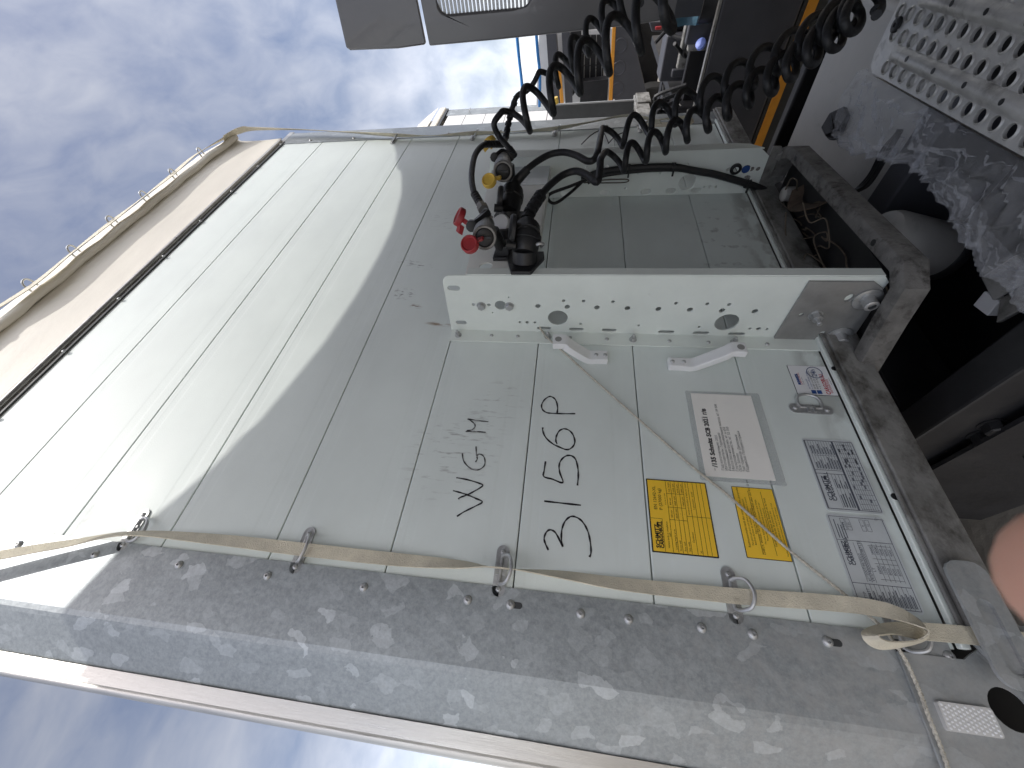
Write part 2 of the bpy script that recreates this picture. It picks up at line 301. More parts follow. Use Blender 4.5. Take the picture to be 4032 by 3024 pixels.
    def mesh(s, name, m, smooth=True, angle=38):
        me = bpy.data.meshes.new(name); me.from_pydata(s.v, [], s.f); me.update()
        bm = bmesh.new(); bm.from_mesh(me); bmesh.ops.recalc_face_normals(bm, faces=bm.faces); bm.to_mesh(me); bm.free()
        if m: me.materials.append(m)
        if smooth:
            me.shade_smooth(); me.set_sharp_from_angle(angle=radians(angle))
        return me
    def build(s, name, m, parent=None, label=None, smooth=True, bevel=0., angle=38):
        o = bpy.data.objects.new(name, s.mesh(name, m, smooth, angle)); COL.objects.link(o)
        hang(o, parent)
        if label: o['label'] = label
        if bevel:
            b = o.modifiers.new('bevel', 'BEVEL'); b.width = bevel; b.segments = 2; b.limit_method = 'ANGLE'; b.angle_limit = radians(40)
        return o
def world_of(o):
    if o is None: return Matrix.Identity(4)
    return world_of(o.parent) @ (o.matrix_parent_inverse if o.parent else Matrix.Identity(4)) @ o.matrix_basis
def hang(o, parent):
    if parent is not None:
        o.parent = parent; o.matrix_parent_inverse = world_of(parent).inverted()
def thing(name, label, cat, loc=(0, 0, 0), group=None):
    o = bpy.data.objects.new(name, None); o.empty_display_size = .1; COL.objects.link(o); o.location = loc
    o['label'] = label; o['category'] = cat
    if group: o['group'] = group
    return o
def tag(o, label, cat, group=None):
    o['label'] = label; o['category'] = cat
    if group: o['group'] = group
    return o
def inst(me, name, parent, M_, label=None):
    o = bpy.data.objects.new(name, me); COL.objects.link(o); hang(o, parent); o.matrix_basis = M_
    if label: o['label'] = label
    return o
def frame_at(p, z, x=None):
    """matrix at p whose local z points along z"""
    z = V(z).normalized(); x = V(x) if x is not None else z.orthogonal(); x = (x - z * x.dot(z)).normalized(); y = z.cross(x)
    m = Matrix.Identity(4)
    for i in range(3): m[i][0], m[i][1], m[i][2], m[i][3] = x[i], y[i], z[i], p[i]
    return m
def smoothpath(pts, n=8, closed=False):
    pts = [V(p) for p in pts]; N = len(pts); out_ = []
    g = (lambda i: pts[i % N]) if closed else (lambda i: pts[max(0, min(N - 1, i))])
    for i in range(N if closed else N - 1):
        a, b, c, d = g(i - 1), g(i), g(i + 1), g(i + 2)
        for k in range(n):
            t = k / n
            out_.append(.5 * ((2 * b) + (c - a) * t + (2 * a - 5 * b + 4 * c - d) * t * t + (3 * b - a - 3 * c + d) * t ** 3))
    if not closed: out_.append(pts[-1])
    return out_
def circ(cx, cy, r, n=14, ry=None): return [(cx + r * cos(2 * pi * k / n), cy + (ry or r) * sin(2 * pi * k / n)) for k in range(n)]
def slot(cx, cy, hl, r, n=6):       # long in the second direction
    return [(cx + r * cos(t), cy + hl + r * sin(t)) for t in [pi * k / n for k in range(n + 1)]] + [(cx + r * cos(t), cy - hl + r * sin(t)) for t in [pi + pi * k / n for k in range(n + 1)]]
def rrect(x0, y0, x1, y1, r, n=4):
    o = []
    for cx, cy, a in ((x1 - r, y1 - r, 0), (x0 + r, y1 - r, pi / 2), (x0 + r, y0 + r, pi), (x1 - r, y0 + r, 1.5 * pi)):
        o += [(cx + r * cos(a + pi / 2 * k / n), cy + r * sin(a + pi / 2 * k / n)) for k in range(n + 1)]
    return o
def rivet_mesh(name, r, h, m, core=True):
    b = MB(); b.lathe((0, 0, 0), (0, 0, 1), [(-.002, r), (0, r), (h * .45, r * .9), (h, r * .55), (h, r * .3), (h * .4, r * .28)] if core else [(-.002, r), (0, r), (h * .6, r * .8), (h, r * .3)], 14)
    return b.mesh(name, m, True, 50)
def bolt_mesh(name, r, h, m):
    b = MB(); b.lathe((0, 0, 0), (0, 0, 1), [(-.001, r * 1.25), (.002, r * 1.25), (.002, r)], 16); b.lathe((0, 0, .001), (0, 0, 1), [(0, r), (h * .85, r), (h, r * .85)], 6)
    return b.mesh(name, m, True, 30)
def stud_mesh(name, r, h, m):
    b = MB(); b.lathe((0, 0, 0), (0, 0, 1), [(-.001, r * 1.3), (.0015, r * 1.3)], 16); b.lathe((0, 0, .001), (0, 0, 1), [(0, r), (h * .45, r)], 6); b.lathe((0, 0, 0), (0, 0, 1), [(0, r * .5), (h * .95, r * .5), (h, r * .4)], 10)
    return b.mesh(name, m, True, 30)
RIV = rivet_mesh('rivet', .0085, .005, m_zinc); RIVS = rivet_mesh('rivet', .0055, .0035, m_zinc); BOLT = bolt_mesh('bolt', .0105, .010, m_zinc); STUD = stud_mesh('stud', .008, .020, m_zinc)
NY = V((0, -1, 0))

# ================================================================== setting
g = MB(); g.grid(lambda u, v: ((u - .5) * 1600, (v - .5) * 1600, 0), 8, 8)
gr = g.build('ground', m_ground, smooth=False); gr['kind'] = 'structure'

# ================================================================== the trailer
W_ = 2.119; TZ0 = 1.149; TZ1 = 3.44
TR = thing('semi_trailer', 'white semi-trailer front wall of horizontal boards with galvanised corner posts, nearest the camera', 'trailer', (1.06, .1, 0))
LZ = [1.8867 - .26276 * (k - 6) for k in range(1, 9)]
edges = [TZ1] + LZ + [TZ0]
for i in range(9):
    zt, zb = edges[i] - .0013, edges[i + 1] + .0013
    h = zt - zb
    pr = [(0, .024), (0, .0012), (.0016, 0), (.030, 0), (.036, .0003), (.060, .0003), (.066, 0), (h - .042, 0), (h - .037, .00025), (h - .022, .00025), (h - .017, 0), (h - .0016, 0), (h, .0012), (h, .024)]
    b = MB(); nx = 1
    vs = [(x, y, zb + t) for x in (0.0, W_) for t, y in pr]; n = len(pr)
    fs = [(k, k + 1, n + k + 1, n + k) for k in range(n - 1)] + [(n - 1, 0, n, 2 * n - 1), tuple(range(n)), tuple(range(2 * n - 1, n - 1, -1))]
    b.add(vs, fs); b.build('panel', m_panel, TR, smooth=False)
b = MB(); b.box((.0, .024, TZ0), (W_, .03, TZ1)); b.build('joint_backing', m_darkrail, TR, smooth=False)
# body behind the wall, side curtains, roof
b = MB(); b.box((-.20, .14, 1.12), (2.32, 13.4, 3.86)); b.build('curtain_body', m_white_body, TR, smooth=False)
# top frame rail
b = MB(); b.tube([(-.14, -.008, TZ1 + .022), (W_ + .01, -.008, TZ1 + .022)], .010, 12); b.box((-.14, -.004, TZ1 + .004), (W_ + .14, .05, TZ1 + .03))
rail = b.build('top_rail', m_alu, TR)
b = MB(); b.box((-.02, -.006, TZ1 - .005), (W_ + .01, -.001, TZ1 + .002)); b.build('seal_strip', m_darkrail, TR, smooth=False)
for k in range(9): inst(RIVS, 'screw', TR, frame_at((.04 + k * .255, -.0105, TZ1 - .006), NY))
# tarpaulin over the top: sheet, rolled hem, top flap
def tarpy(x, z):
    t = (z - 3.47) / .27
    return -.008 - .020 * t * t + .0025 * mnoise.noise((x * 2.1, z * 7, 1.2)) + .001 * mnoise.noise((x * 11, z * 19, 4))
b = MB(); b.grid(lambda u, v: (-.235 + u * (2.395 - .05 * v), tarpy(-.235 + u * (2.395 - .05 * v), 3.468 + v * .257) - (.0 if v < .9 else .006), 3.468 + v * .257 + .001 * mnoise.noise((u * 6, 2, 3)) * v), 90, 16)
tarp = b.build('tarpaulin', m_tarp, TR)
md = tarp.modifiers.new('thick', 'SOLIDIFY'); md.thickness = .003
pts = [(-.25 + 2.36 * k / 40, -.047 + .002 * sin(k * 1.7), 3.722 + .0012 * mnoise.noise((k * .4, 0, 2)) - (.016 * max(0, k - 36) / 4)) for k in range(41)]
b = MB(); b.tube(pts, [.0150 + .0008 * sin(k * 2.1) for k in range(41)], 14); b.build('rolled_hem', m_tarp, tarp)
b = MB(); b.grid(lambda u, v: (-.235 + u * 2.335, -.044 + .012 * v * v + .0015 * mnoise.noise((u * 9, v * 3, 9)), 3.728 + v * .108 - .05 * max(0, u - .93) / .07 * v), 80, 6)
fl = b.build('top_flap', m_tarp, tarp); md = fl.modifiers.new('thick', 'SOLIDIFY'); md.thickness = .003
b = MB(); b.grid(lambda u, v: (-.235 + u * 2.325, -.032 + v * .19, 3.836 + .03 * v - .05 * max(0, u - .93) / .07), 20, 4); ro = b.build('roof_edge', m_tarp, tarp)
# U hooks along the hem
hb = MB(); hb.tube(smoothpath([(-.020, 0, -.002), (-.019, 0, .022), (-.009, 0, .034), (.009, 0, .034), (.019, 0, .022), (.020, 0, -.002)], 5), .0035, 8)
HOOK = hb.mesh('hem_hook', m_zinc)
for x in (1.87, 1.64, 1.43, 1.222, 1.012, .806, .60, .39): inst(HOOK, 'hem_hook', tarp, frame_at((x, -.056, 3.752), (0, -.85, .12), (1, .0, .35)))

# corner posts: folded galvanised sheet, edge profile
def post(sx, x0, name):
    # cross-section (offset outward from the board edge, y), swept in z
    sec = [(-.014, -.0035), (.118, -.0035), (.128, -.0015), (.136, .003), (.205, .055), (.213, .066), (.213, .13), (.209, .13), (.209, .068), (.202, .058), (.133, .006), (.126, .0015), (.118, -.0008), (-.014, -.0008)]
    b = MB(); n = len(sec); zs = (1.16, 3.47) if name == 'l' else (1.09, 3.445)
    vs = [(x0 + sx * a, y, z) for z in zs for a, y in sec]
    fs = [(k, (k + 1) % n, n + (k + 1) % n, n + k) for k in range(n)] + [tuple(range(n)), tuple(range(n, 2 * n))]
    b.add(vs, fs)
    p = b.build('corner_post', m_galv if name == 'l' else m_galv2, TR, smooth=False)
    p['label'] = 'left galvanised corner post with a chamfer fold' if name == 'l' else 'right galvanised corner post seen edge on'
    e = MB()
    e.box((x0 + sx * .206, .052, 1.16), (x0 + sx * .224, .060, 3.47)); e.box((x0 + sx * .216, .061, 1.16), (x0 + sx * .232, .075, 3.47))
    e.tube([(x0 + sx * .238, .082, 1.16), (x0 + sx * .238, .082, 3.47)], .010, 10)
    e.build('edge_profile', m_alu, p)
    return p
pl = post(-1, 0.0, 'l'); prr = post(1, W_, 'r')
# rivets and slotted holes on the left post flange
for px, py in ((75, 2143), (375, 2183), (706, 2224), (1054, 2267), (1433, 2312), (1842, 2362), (2286, 2416), (2475, 2438), (2763, 2472), (2964, 2497), (3738, 2585)):
    inst(RIV, 'rivet', pl, frame_at(onY(px, py, -.0036), NY))
for px, py in ((2010, 2381), (3258, 2527)):
    q = onY(px, py, -.0036)
    b = MB(); b.plate(slot(0, -.008, .009, .0055), [], q, (1, 0, 0), (0, 0, 1), .0012); b.build('slotted_hole', m_darkrail, pl, smooth=False)
    inst(RIV, 'rivet', pl, frame_at(q + V((0, -.001, 0)), NY))
for z in (3.28, 3.02, 2.75, 2.48, 2.2, 1.93, 1.66, 1.4): inst(RIV, 'rivet', prr, frame_at((W_ + .012, -.0036, z), NY))
# lower left corner block
b = MB()
b.plate([(-.236, 1.00), (.045, 1.00), (.045, 1.075), (.012, 1.105), (-.004, 1.135), (-.014, 1.150), (-.014, 1.245), (-.236, 1.245)], [circ(-.072, 1.118, .027, 24)], (0, -.0065, 0), (1, 0, 0), (0, 0, 1), .004)
blk = b.build('corner_block', m_galv, TR, smooth=False, label='dirty galvanised base block of the left corner post with a round hole')
b = MB(); b.box((-.236, .09, 1.0), (.04, .14, 1.14)); b.build('corner_casting', m_black, TR, bevel=.004)  # coloured black so the round hole in front looks dark
# reflector: dotted white block
b = MB(); b.plate(rrect(-.109, 1.150, -.074, 1.222, .004), [], (0, -.0125, 0), (1, 0, 0), (0, 0, 1), .008); rf = b.build('reflector', m_pale, TR, label='white dotted rectangular reflector')
b = MB()
for i in range(6):
    for j in range(13):
        x = -.1055 + i * .0056 + (j % 2) * .0028; z = 1.154 + j * .0053
        if x < -.0765: b.lathe((x, -.0165, z), NY, [(0, .0020), (.0006, .0017), (.001, .0008)], 6)
b.build('prism_dots', m_sticker_white, rf)
# bottom cross beam, lip, step plate
b = MB(); b.box((.02, -.030, 1.062), (W_ + .1, .05, 1.136)); b.box((.02, -.024, 1.136), (W_ + .1, -.018, 1.146)); cb = b.build('cross_beam', m_grimy, TR, bevel=.006, label='grimy steel cross beam under the boards')
b = MB(); b.box((.0, -.016, 1.137), (W_, -.004, 1.151)); b.build('drip_strip', m_white_steel, TR, bevel=.002)
for x in (.58, .253): b = MB(); b.cyl((x, -.0165, 1.145), (x, -.0155, 1.145), .007, 12); b.build('drain_hole', m_black, TR)
b = MB(); b.plate(rrect(1.088, -.05, 1.150, .128, .022), [slot(1.119, .018, .040, .012)], (0, -.052, 0), (0, 0, 1), (1, 0, 0), .006); b.box((-.03, -.049, 1.095), (.11, -.03, 1.13))
stp = b.build('step_plate', m_galv, TR, smooth=False, label='small galvanised step plate with a long slot')
b = MB(); b.tube(smoothpath([(.02, -.012, 1.128), (-.01, -.02, 1.118), (-.04, -.02, 1.09), (-.09, -.018, 1.06), (-.15, -.016, 1.03)], 6), .006, 8); b.build('weld_bead', m_galv, TR)

# ------------------------------------------------------------------ rope eyes
def eye_meshes():
    p = MB(); p.plate(rrect(-.047, -.0125, .047, .0125, .0124, 5), [], (0, 0, .0015), (1, 0, 0), (0, 1, 0), .003)
    for s in (-1, 1): p.obox((s * .0065, 0, .004), (.0028, 0, 0), (0, .009, 0), (0, 0, .0022))
    plm = p.mesh('eye_plate', m_zinc, False)
    r_ = MB(); r_.tube(smoothpath([(-.023, 0, .006), (-.026, -.006, .016), (-.021, -.016, .030), (0, -.022, .036), (.021, -.016, .030), (.026, -.006, .016), (.023, 0, .006)], 5) , .0034, 8)
    r_.tube([(-.024, 0, .005), (.024, 0, .005)], .0034, 8)
    return plm, r_.mesh('eye_ring', m_zinc)
EYP, EYR = eye_meshes()
def rope_eye(p, tilt=0., z=NY, x=(1, 0, 0), lab=None):
    o = inst(EYP, 'rope_eye', TR, frame_at(p, z, x), lab)
    rg = bpy.data.objects.new('ring', EYR); COL.objects.link(rg); rg.parent = o; rg.rotation_euler.x = tilt
    for s in (-1, 1):
        q = bpy.data.objects.new('rivet', RIVS); COL.objects.link(q); q.parent = o; q.location = (s * .034, 0, .003)
    return o
for k, (x, z) in enumerate(((.043, 2.766), (.040, 2.342), (.043, 1.914), (.045, 1.486), (.014, 1.232))):
    rope_eye((x, -.0005, z), (.7, .1, .05, .15, .3)[k])
rope_eye((.464, -.0005, 1.227), .95, NY, (.04, 0, 1), 'galvanised rope eye under the small white sticker, ring hanging down')
for z in (2.771, 2.336, 1.914, 1.50): rope_eye((2.085, -.0005, z), .2)

# ------------------------------------------------------------------ connector bracket
XL, XR = .697, 1.455
# left web with punched holes (plane x = XL; 2-D = (-y, z))
def z3(a, b): return 1740 + a * .3617, 1050 + b * .3617
def z4(a, b): return 2500 + a * .4069, 1050 + b * .4069
holes = []
def hole(px, r, kind='c', hl=0.):
    q = onX(px[0], px[1], XL)
    holes.append(circ(-q.y, q.z, r, 14 if r > .006 else 9) if kind == 'c' else slot(-q.y, q.z, hl, r))
for a, b_, r in ((345, 408, .0055), (513, 412, .0055), (640, 415, .0165), (728, 330, .0025), (553, 497, .0025), (850, 600, .004), (930, 602, .0055), (1012, 604, .0045), (1047, 425, .0075), (1325, 367, .005), (1542, 370, .005), (1863, 378, .005), (1365, 433, .0075), (1688, 440, .0075), (2020, 448, .0075), (1263, 553, .028), (1510, 618, .004), (2143, 635, .004)): hole(z3(a, b_), r)
for a, b_, r in ((398, 350, .005), (700, 356, .005), (912, 362, .005), (227, 406, .0075), (532, 412, .0075), (842, 420, .0075), (1160, 428, .0075), (887, 535, .030), (620, 580, .004), (1112, 595, .004), (1195, 597, .006), (1278, 600, .004)): hole(z4(a, b_), r)
hole(z3(130, 228), .0085, 's', .009); hole(z3(212, 603), .008, 's', .009)
for a, b_ in ((1113, 665), (1463, 676), (1820, 686)): hole(z3(a, b_), .0055, 's', .015)
for a, b_ in ((303, 626), (640, 636), (983, 646)): hole(z4(a, b_), .0055, 's', .016)
out_l = [(.002, 1.085), (.19, 1.085), (.205, 1.10), (.205, 2.10)] + [(.180 + .025 * cos(t), 2.115 + .025 * sin(t)) for t in (.3, .7, 1.1, 1.5)] + [(.002, 2.155)]
b = MB(); b.plate(out_l, holes, (XL, 0, 0), (0, -1, 0), (0, 0, 1), .004)
b.box((XL - .047, -.0045, 1.083), (XL + .002, -.0005, 2.152))
b.box((XL, -.2075, 1.10), (XL + .026, -.2035, 2.07))
spl = b.build('side_plate', m_white_steel, TR, smooth=False, bevel=.0012, label='left white side plate of the hose bracket, punched with holes')
for a, b_ in ((540, 750), (825, 758), (1395, 773), (1795, 788)): inst(RIVS, 'rivet', spl, frame_at(onY(*z3(a, b_), -.0047), NY))
for a, b_ in ((333, 720), (712, 733), (1280, 750)): inst(RIVS, 'rivet', spl, frame_at(onY(*z4(a, b_), -.0047), NY))
for q in (z3(178, 745), z3(1155, 765), z3(2080, 795), z4(958, 733)): inst(STUD, 'stud_bolt', spl, frame_at(onY(*q, -.0047), NY))
for q in (z3(430, 425), z3(735, 428)): inst(BOLT, 'hex_bolt', spl, frame_at(onX(*q, XL - .0025), (-1, 0, 0)))
# grey patch plate and its big bolts
def z5(a, b): return 3000 + a * .3165, 1000 + b * .3165
cp = [onX(*z5(a, b_), XL - .006) for a, b_ in ((590, 340), (150, 1040), (180, 1072), (1100, 1080), (1510, 470), (1500, 420), (1400, 345))]
hl = [onX(*z5(a, b_), XL - .006) for a, b_ in ((1080, 540), (740, 990), (485, 750))]
b = MB(); b.plate([(-q.y, q.z) for q in cp][::-1], [circ(-hl[0].y, hl[0].z, .012, 12, .009), circ(-hl[1].y, hl[1].z, .011, 12, .008), circ(-hl[2].y, hl[2].z, .006, 10)], (XL - .0055, 0, 0), (0, -1, 0), (0, 0, 1), .007)
pp = b.build('patch_plate', m_patch, TR, smooth=False, bevel=.001, label='grey steel plate bolted over the foot of the left side plate')
for a, b_ in ((1310, 560), (955, 1015)):
    q = onX(*z5(a, b_), XL - .0095); b = MB()
    b.lathe(q, (-1, 0, 0), [(0, .030), (.003, .030), (.0045, .026), (.0045, .016), (.010, .0145), (.026, .0145), (.0275, .0125), (.0275, .008)], 24, caps=False); b.lathe(q, (-1, 0, 0), [(.018, .009), (.020, .009)], 6)
    b.build('socket_bolt', m_zinc, pp)
q = onX(*z5(665, 760), XL - .009); inst(stud_mesh('flange_nut', .0125, .034, m_zinc), 'flange_nut', pp, frame_at(q, (-1, 0, 0)))
# right web
holes = []
def z7(a, b): return 2300 + a * .3918, 450 + b * .3918
def hole2(px, r, hlf=0):
    q = onX(px[0], px[1], XR); y = min(-.008 - r, q.y); holes.append(circ(-y, q.z, r, 12) if not hlf else slot(-y, q.z, hlf, r))
for a, b_, r in ((1035, 680, .031), (230, 525, .006), (20, 530, .005), (1040, 505, .006), (1450, 553, .008), (1523, 548, .018), (1625, 553, .016), (1685, 550, .009), (1748, 548, .008), (1630, 648, .014), (415, 740, .005), (1205, 727, .004), (1262, 725, .006), (1323, 725, .005), (548, 578, .007), (768, 576, .007)): hole2(z7(a, b_), r)
for a, b_ in ((205, 806), (615, 798), (862, 795), (1113, 790), (-190, 812)): hole2(z7(a, b_), .010, .010)
b = MB(); b.plate([(.002, 1.12), (.13, 1.12), (.160, 1.16), (.160, 2.13), (.002, 2.16)], holes, (XR, 0, 0), (0, -1, 0), (0, 0, 1), .004)
b.box((XR, -.0045, 1.10), (XR + .05, -.0005, 2.15))
b.plate([(.0, 1.15), (.035, 1.19), (.045, 1.24), (.045, 1.45), (.060, 2.08), (0, 2.10)], [], (XR, -.160, 0), (1, 0, 0), (0, 0, 1), .004)
spr = b.build('side_plate', m_white_steel, TR, smooth=False, bevel=.0012, label='right white side plate of the hose bracket with a scuffed lip')
b = MB(); q = onX(*z7(1523, 548), XR - .004); b.lathe(q, (-1, 0, 0), [(0, .020), (.004, .020), (.006, .016), (.006, .009)], 18, False); b.build('grommet', m_rubber, spr)
b = MB(); q = onX(*z7(1625, 553), XR - .002); b.lathe(q, (-1, 0, 0), [(0, .014), (.002, .012)], 16); b.build('blue_plug', m_bluedark, spr)
b = MB(); cp = [onX(*z7(a, b_), XR - .006) for a, b_ in ((1900, 320), (1985, 320), (2040, 470), (1990, 660), (1800, 760), (1760, 690))]
b.plate([(-q.y, q.z) for q in cp][::-1], [], (XR - .006, 0, 0), (0, -1, 0), (0, 0, 1), .006); p2 = b.build('patch_plate', m_grimy, TR, smooth=False, label='grimy steel plate at the foot of the right side plate')
inst(bolt_mesh('big_bolt', .016, .014, m_grimy), 'hex_bolt', p2, frame_at(onX(*z7(1965, 410), XR - .009), (-1, 0, 0)))
# connector plate between the webs
def cpt(u, z, off=0.): # u 0 (left) .. 1 (right) on the plate face
    a, c = V((XL + .004, -.205, z)), V((XR - .004, -.125, z)); d = (c - a); nn_ = V((d.y, -d.x, 0)).normalized()
    return a + d * u + nn_ * off
PD = (cpt(1, 0) - cpt(0, 0)); PN = V((PD.y, -PD.x, 0)).normalized(); PL = PD.length; PDu = PD.normalized()
def upl(px, py):  # pixel on the plate plane -> (distance along, z)
    d = ray(px, py); t = (cpt(0, 0) - CAM).dot(PN) / d.dot(PN); q = CAM + d * t; return (q - cpt(0, q.z)).dot(PDu), q.z
def z6(a, b): return 1700 + a * .3917, 450 + b * .3917
hs = []
for a, b_, r in ((545, 1530, .017), (880, 1572, .017)):
    u, z = upl(*z6(a, b_)); hs.append(circ(max(u, r + .006), z, r, 16))
b = MB(); b.plate([(0, 1.893), (PL, 1.905), (PL, 2.105), (PL - .02, 2.125), (0, 2.075)], hs, cpt(0, 0), PDu, (0, 0, 1), .004)
b.obox(cpt(.5, 1.897, -.022), PDu * PL / 2, (0, 0, .002), PN * .022)
b.obox(cpt(.5, 2.094, -.022), PDu * PL / 2 + V((0, 0, .02)), (0, 0, .002), PN * .022)
cpl = b.build('connector_plate', m_plate, TR, smooth=False, bevel=.001, label='white cross plate carrying the couplings and sockets')
b = MB(); u0, z0_ = upl(*z6(800, 530)); u1, z1_ = upl(*z6(1100, 715)); u0, u1 = sorted((u0, u1)); 
b.obox(cpt((u0 + u1) / 2 / PL, (z0_ + z1_) / 2, .0028), PDu * (u1 - u0) / 2, (0, 0, abs(z0_ - z1_) / 2 + .02), PN * .0006); st1 = b.build('pictogram_sticker', m_sticker_grey, cpl)

# gladhand couplings ------------------------------------------------
def gladhand(ring, back, foot, mcap, caps, arm, lab):
    """air coupling: alloy body with a black slotted face, stalk and foot, black clamp arm, round flap caps"""
    G = thing_part = bpy.data.objects.new('air_coupling', None); COL.objects.link(G); hang(G, TR); G.matrix_basis = Matrix.Translation(ring); G.empty_display_size = .05; G['label'] = lab
    ax = (V(ring) - V(back)).normalized(); Lb = (V(ring) - V(back)).length
    b = MB(); b.lathe(back, ax, [(-.010, .014), (0, .020), (.006, .0235), (Lb * .55, .0225), (Lb * .62, .0285), (Lb, .0285), (Lb + .002, .0265), (Lb + .002, .0222), (Lb - .006, .0215)], 26, caps=False)
    s_ = ax.orthogonal().normalized()
    for k in range(5): b.obox(V(back) + ax * (.004) + (s_ * cos(k * 1.26) + ax.cross(s_) * sin(k * 1.26)) * .0225, ax * .010, s_ * .004, ax.cross(s_) * .004)
    b.build('body', m_alu_dirty, G)
    b = MB(); b.lathe(V(back) + ax * (Lb - .006), ax, [(0, .0215), (.004, .021), (.006, .018), (.006, .004)], 22)
    b.obox(V(back) + ax * (Lb + .001), V((0, 0, .015)), ax.cross(V((0, 0, 1))) * .003, ax * .0025); b.build('face_seal', m_black, G)
    b = MB(); ft = V(foot); mid = (V(back) + V(ring)) / 2
    b.tube([mid + V((0, 0, -.02)), ft + PN * .012], [.016, .015], 12); b.obox(ft + PN * .006, PDu * .030, (0, 0, .026), PN * .006); b.obox(ft + PN * .022, PDu * .020, (0, 0, .018), PN * .016); b.build('foot', m_black, G, bevel=.002)
    b = MB(); b.ribbon(smoothpath(arm, 5), [V((.006, .01, .014)) for _ in smoothpath(arm, 5)], .016); b.lathe(V(arm[0]), ax, [(-.010, .014), (.012, .014), (.013, .009)], 14); b.lathe(V(arm[-1]), ax, [(-.010, .013), (.012, .013), (.013, .008)], 14); b.build('clamp_arm', m_black, G, bevel=.001)
    for c, hinge, r, dn in caps:
        b = MB(); c = V(c); hinge = V(hinge); dn = V(dn).normalized()
        b.lathe(c, dn, [(-.007, r * .86), (-.005, r), (.006, r), (.010, r * .93), (.010, r * .8), (.006, r * .74), (.0065, 0.001)], 24)
        dd = (hinge - c).normalized(); ss = dd.cross(dn).normalized()
        la = max(.008, ((hinge - c).length - r * .9) * .55); b.obox(c + dd * (r * .9 + la / 2), dd * la / 2, ss * .006, dn * .005)
        b.obox(c + dd * r * .9 + ss * r * .95, ss * r * .42 + dd * .004, dd * .0075, dn * .006); b.build('flap_cap', mcap, G, bevel=.001)
    return G
m_alu_dirty = mat('dirty_cast_alloy', (.22, .215, .205), .5, .55, .25, 30, bump=.2, bscale=60, dirt=((.05, .045, .04), .52, 30, .8))
def P6(a, b, Y): return onY(*z6(a, b), Y)
gladhand(P6(530, 1240, -.315), P6(545, 1105, -.250), cpt(.12, 1.985), m_red, [(P6(385, 1310, -.325), P6(435, 1195, -.312), .0205, (-.55, -.8, .1)), (P6(285, 1035, -.27), P6(375, 1110, -.27), .0255, (-.1, -.6, .75))], [P6(400, 1120, -.285), P6(470, 1070, -.28), P6(545, 1000, -.265)], 'lower left air coupling with red caps')
gladhand(P6(715, 575, -.30), P6(722, 455, -.225), cpt(.62, 2.01), m_yellow, [(P6(578, 672, -.30), P6(628, 592, -.297), .0205, (-.5, -.85, .1)), (P6(585, 275, -.22), P6(610, 360, -.22), .0235, (.5, -.6, .5))], [P6(630, 430, -.245), P6(690, 390, -.24), P6(790, 430, -.235)], 'upper right air coupling with yellow caps')
# electric sockets --------------------------------------------------
def socket(base, top, r, lid, lab):
    S = bpy.data.objects.new('electric_socket', None); COL.objects.link(S); hang(S, TR); S.matrix_basis = Matrix.Translation(base); S.empty_display_size = .05; S['label'] = lab
    base, top = V(base), V(top); ax = (top - base).normalized(); Ls = (top - base).length
    b = MB(); b.lathe(base, ax, [(0, r * .8), (.012, r * .95), (.03, r), (Ls * .55, r), (Ls * .58, r * 1.08), (Ls * .8, r * 1.08), (Ls * .83, r * .98), (Ls, r * .96), (Ls, r * .7)], 28, caps=True)
    side = ax.cross(PN).normalized()
    b.lathe(base + ax * .04 + PN * r * .8, PN, [(0, .013), (.010, .013), (.012, .010)], 14)
    b.build('housing', m_black, S)
    b = MB(); tri = [base - ax * .02 + side * r * 1.1, base - ax * .028 - side * r * 1.15, base + ax * .035 - side * .4 * r]
    fb = base - PN * ((base - cpt(0, 0)).dot(PN) - .009); fx = PDu
    b.plate([(-.052, -.020), (.020, -.050), (.050, -.046), (.050, .046), (.020, .050), (-.052, .030)], [], fb, fx, (0, 0, 1), .010)
    b.tube([fb, base + ax * .01], [r * .9, r * .85], 20); b.build('flange', m_black, S, bevel=.002)
    b = MB(); lc, ln_ = V(lid[0]), V(lid[1]).normalized(); b.lathe(lc, ln_, [(-.006, r * .9), (-.004, r * 1.02), (.004, r * 1.02), (.009, r * .9), (.010, r * .6)], 24); b.lathe(lc + V((0, 0, .0)) - ax * r * 1.1, ln_, [(-.012, .011), (.012, .011)], 12); b.build('lid', m_black, S)
    return S
socket(P6(930, 1400, -.235), P6(958, 1185, -.265), .036, (P6(815, 1160, -.285), (-.12, -.22, 1)), 'lower left black electric socket')
socket(P6(770, 990, -.205), P6(815, 770, -.225), .034, (P6(690, 850, -.255), (-.12, -.22, 1)), 'upper right black electric socket')
b = MB(); b.lathe(P6(705, 1120, -.21), (-.55, -.75, .35), [(-.02, .027), (0, .029), (.010, .0295), (.014, .027), (.0145, .001)], 26); b.build('white_cap', m_handle, TR, label='white round socket cap')
b = MB(); b.lathe(P6(715, 1200, -.20), (.3, -.9, .1), [(-.02, .025), (.012, .025), (.014, .02)], 20); b.build('cap_seat', m_black, TR)
b = MB(); u, z = upl(*z6(715, 1400)); b.obox(cpt(u / PL, z, .0028), PDu * .030, (0, 0, .020), PN * .0006); st2 = b.build('socket_sticker', m_sticker_grey, cpl)
b = MB()
for k in range(3):
    b.lathe(cpt((u - .018 + k * .017) / PL, z - .008, .0033), PN, [(0, .005), (.0004, .0045)], 10)
b.obox(cpt(u / PL, z + .010, .0036), PDu * .022, (0, 0, .003), PN * .0003); b.build('print', m_ink, st2)
b = MB()
for i in range(5):
    for j in (0, 1): b.obox(cpt((u0 + .012 + i * .022) / PL, z0_ - .02 + (-.05 if j else .0), .0037), PDu * .006, (0, 0, .006), PN * .0003)
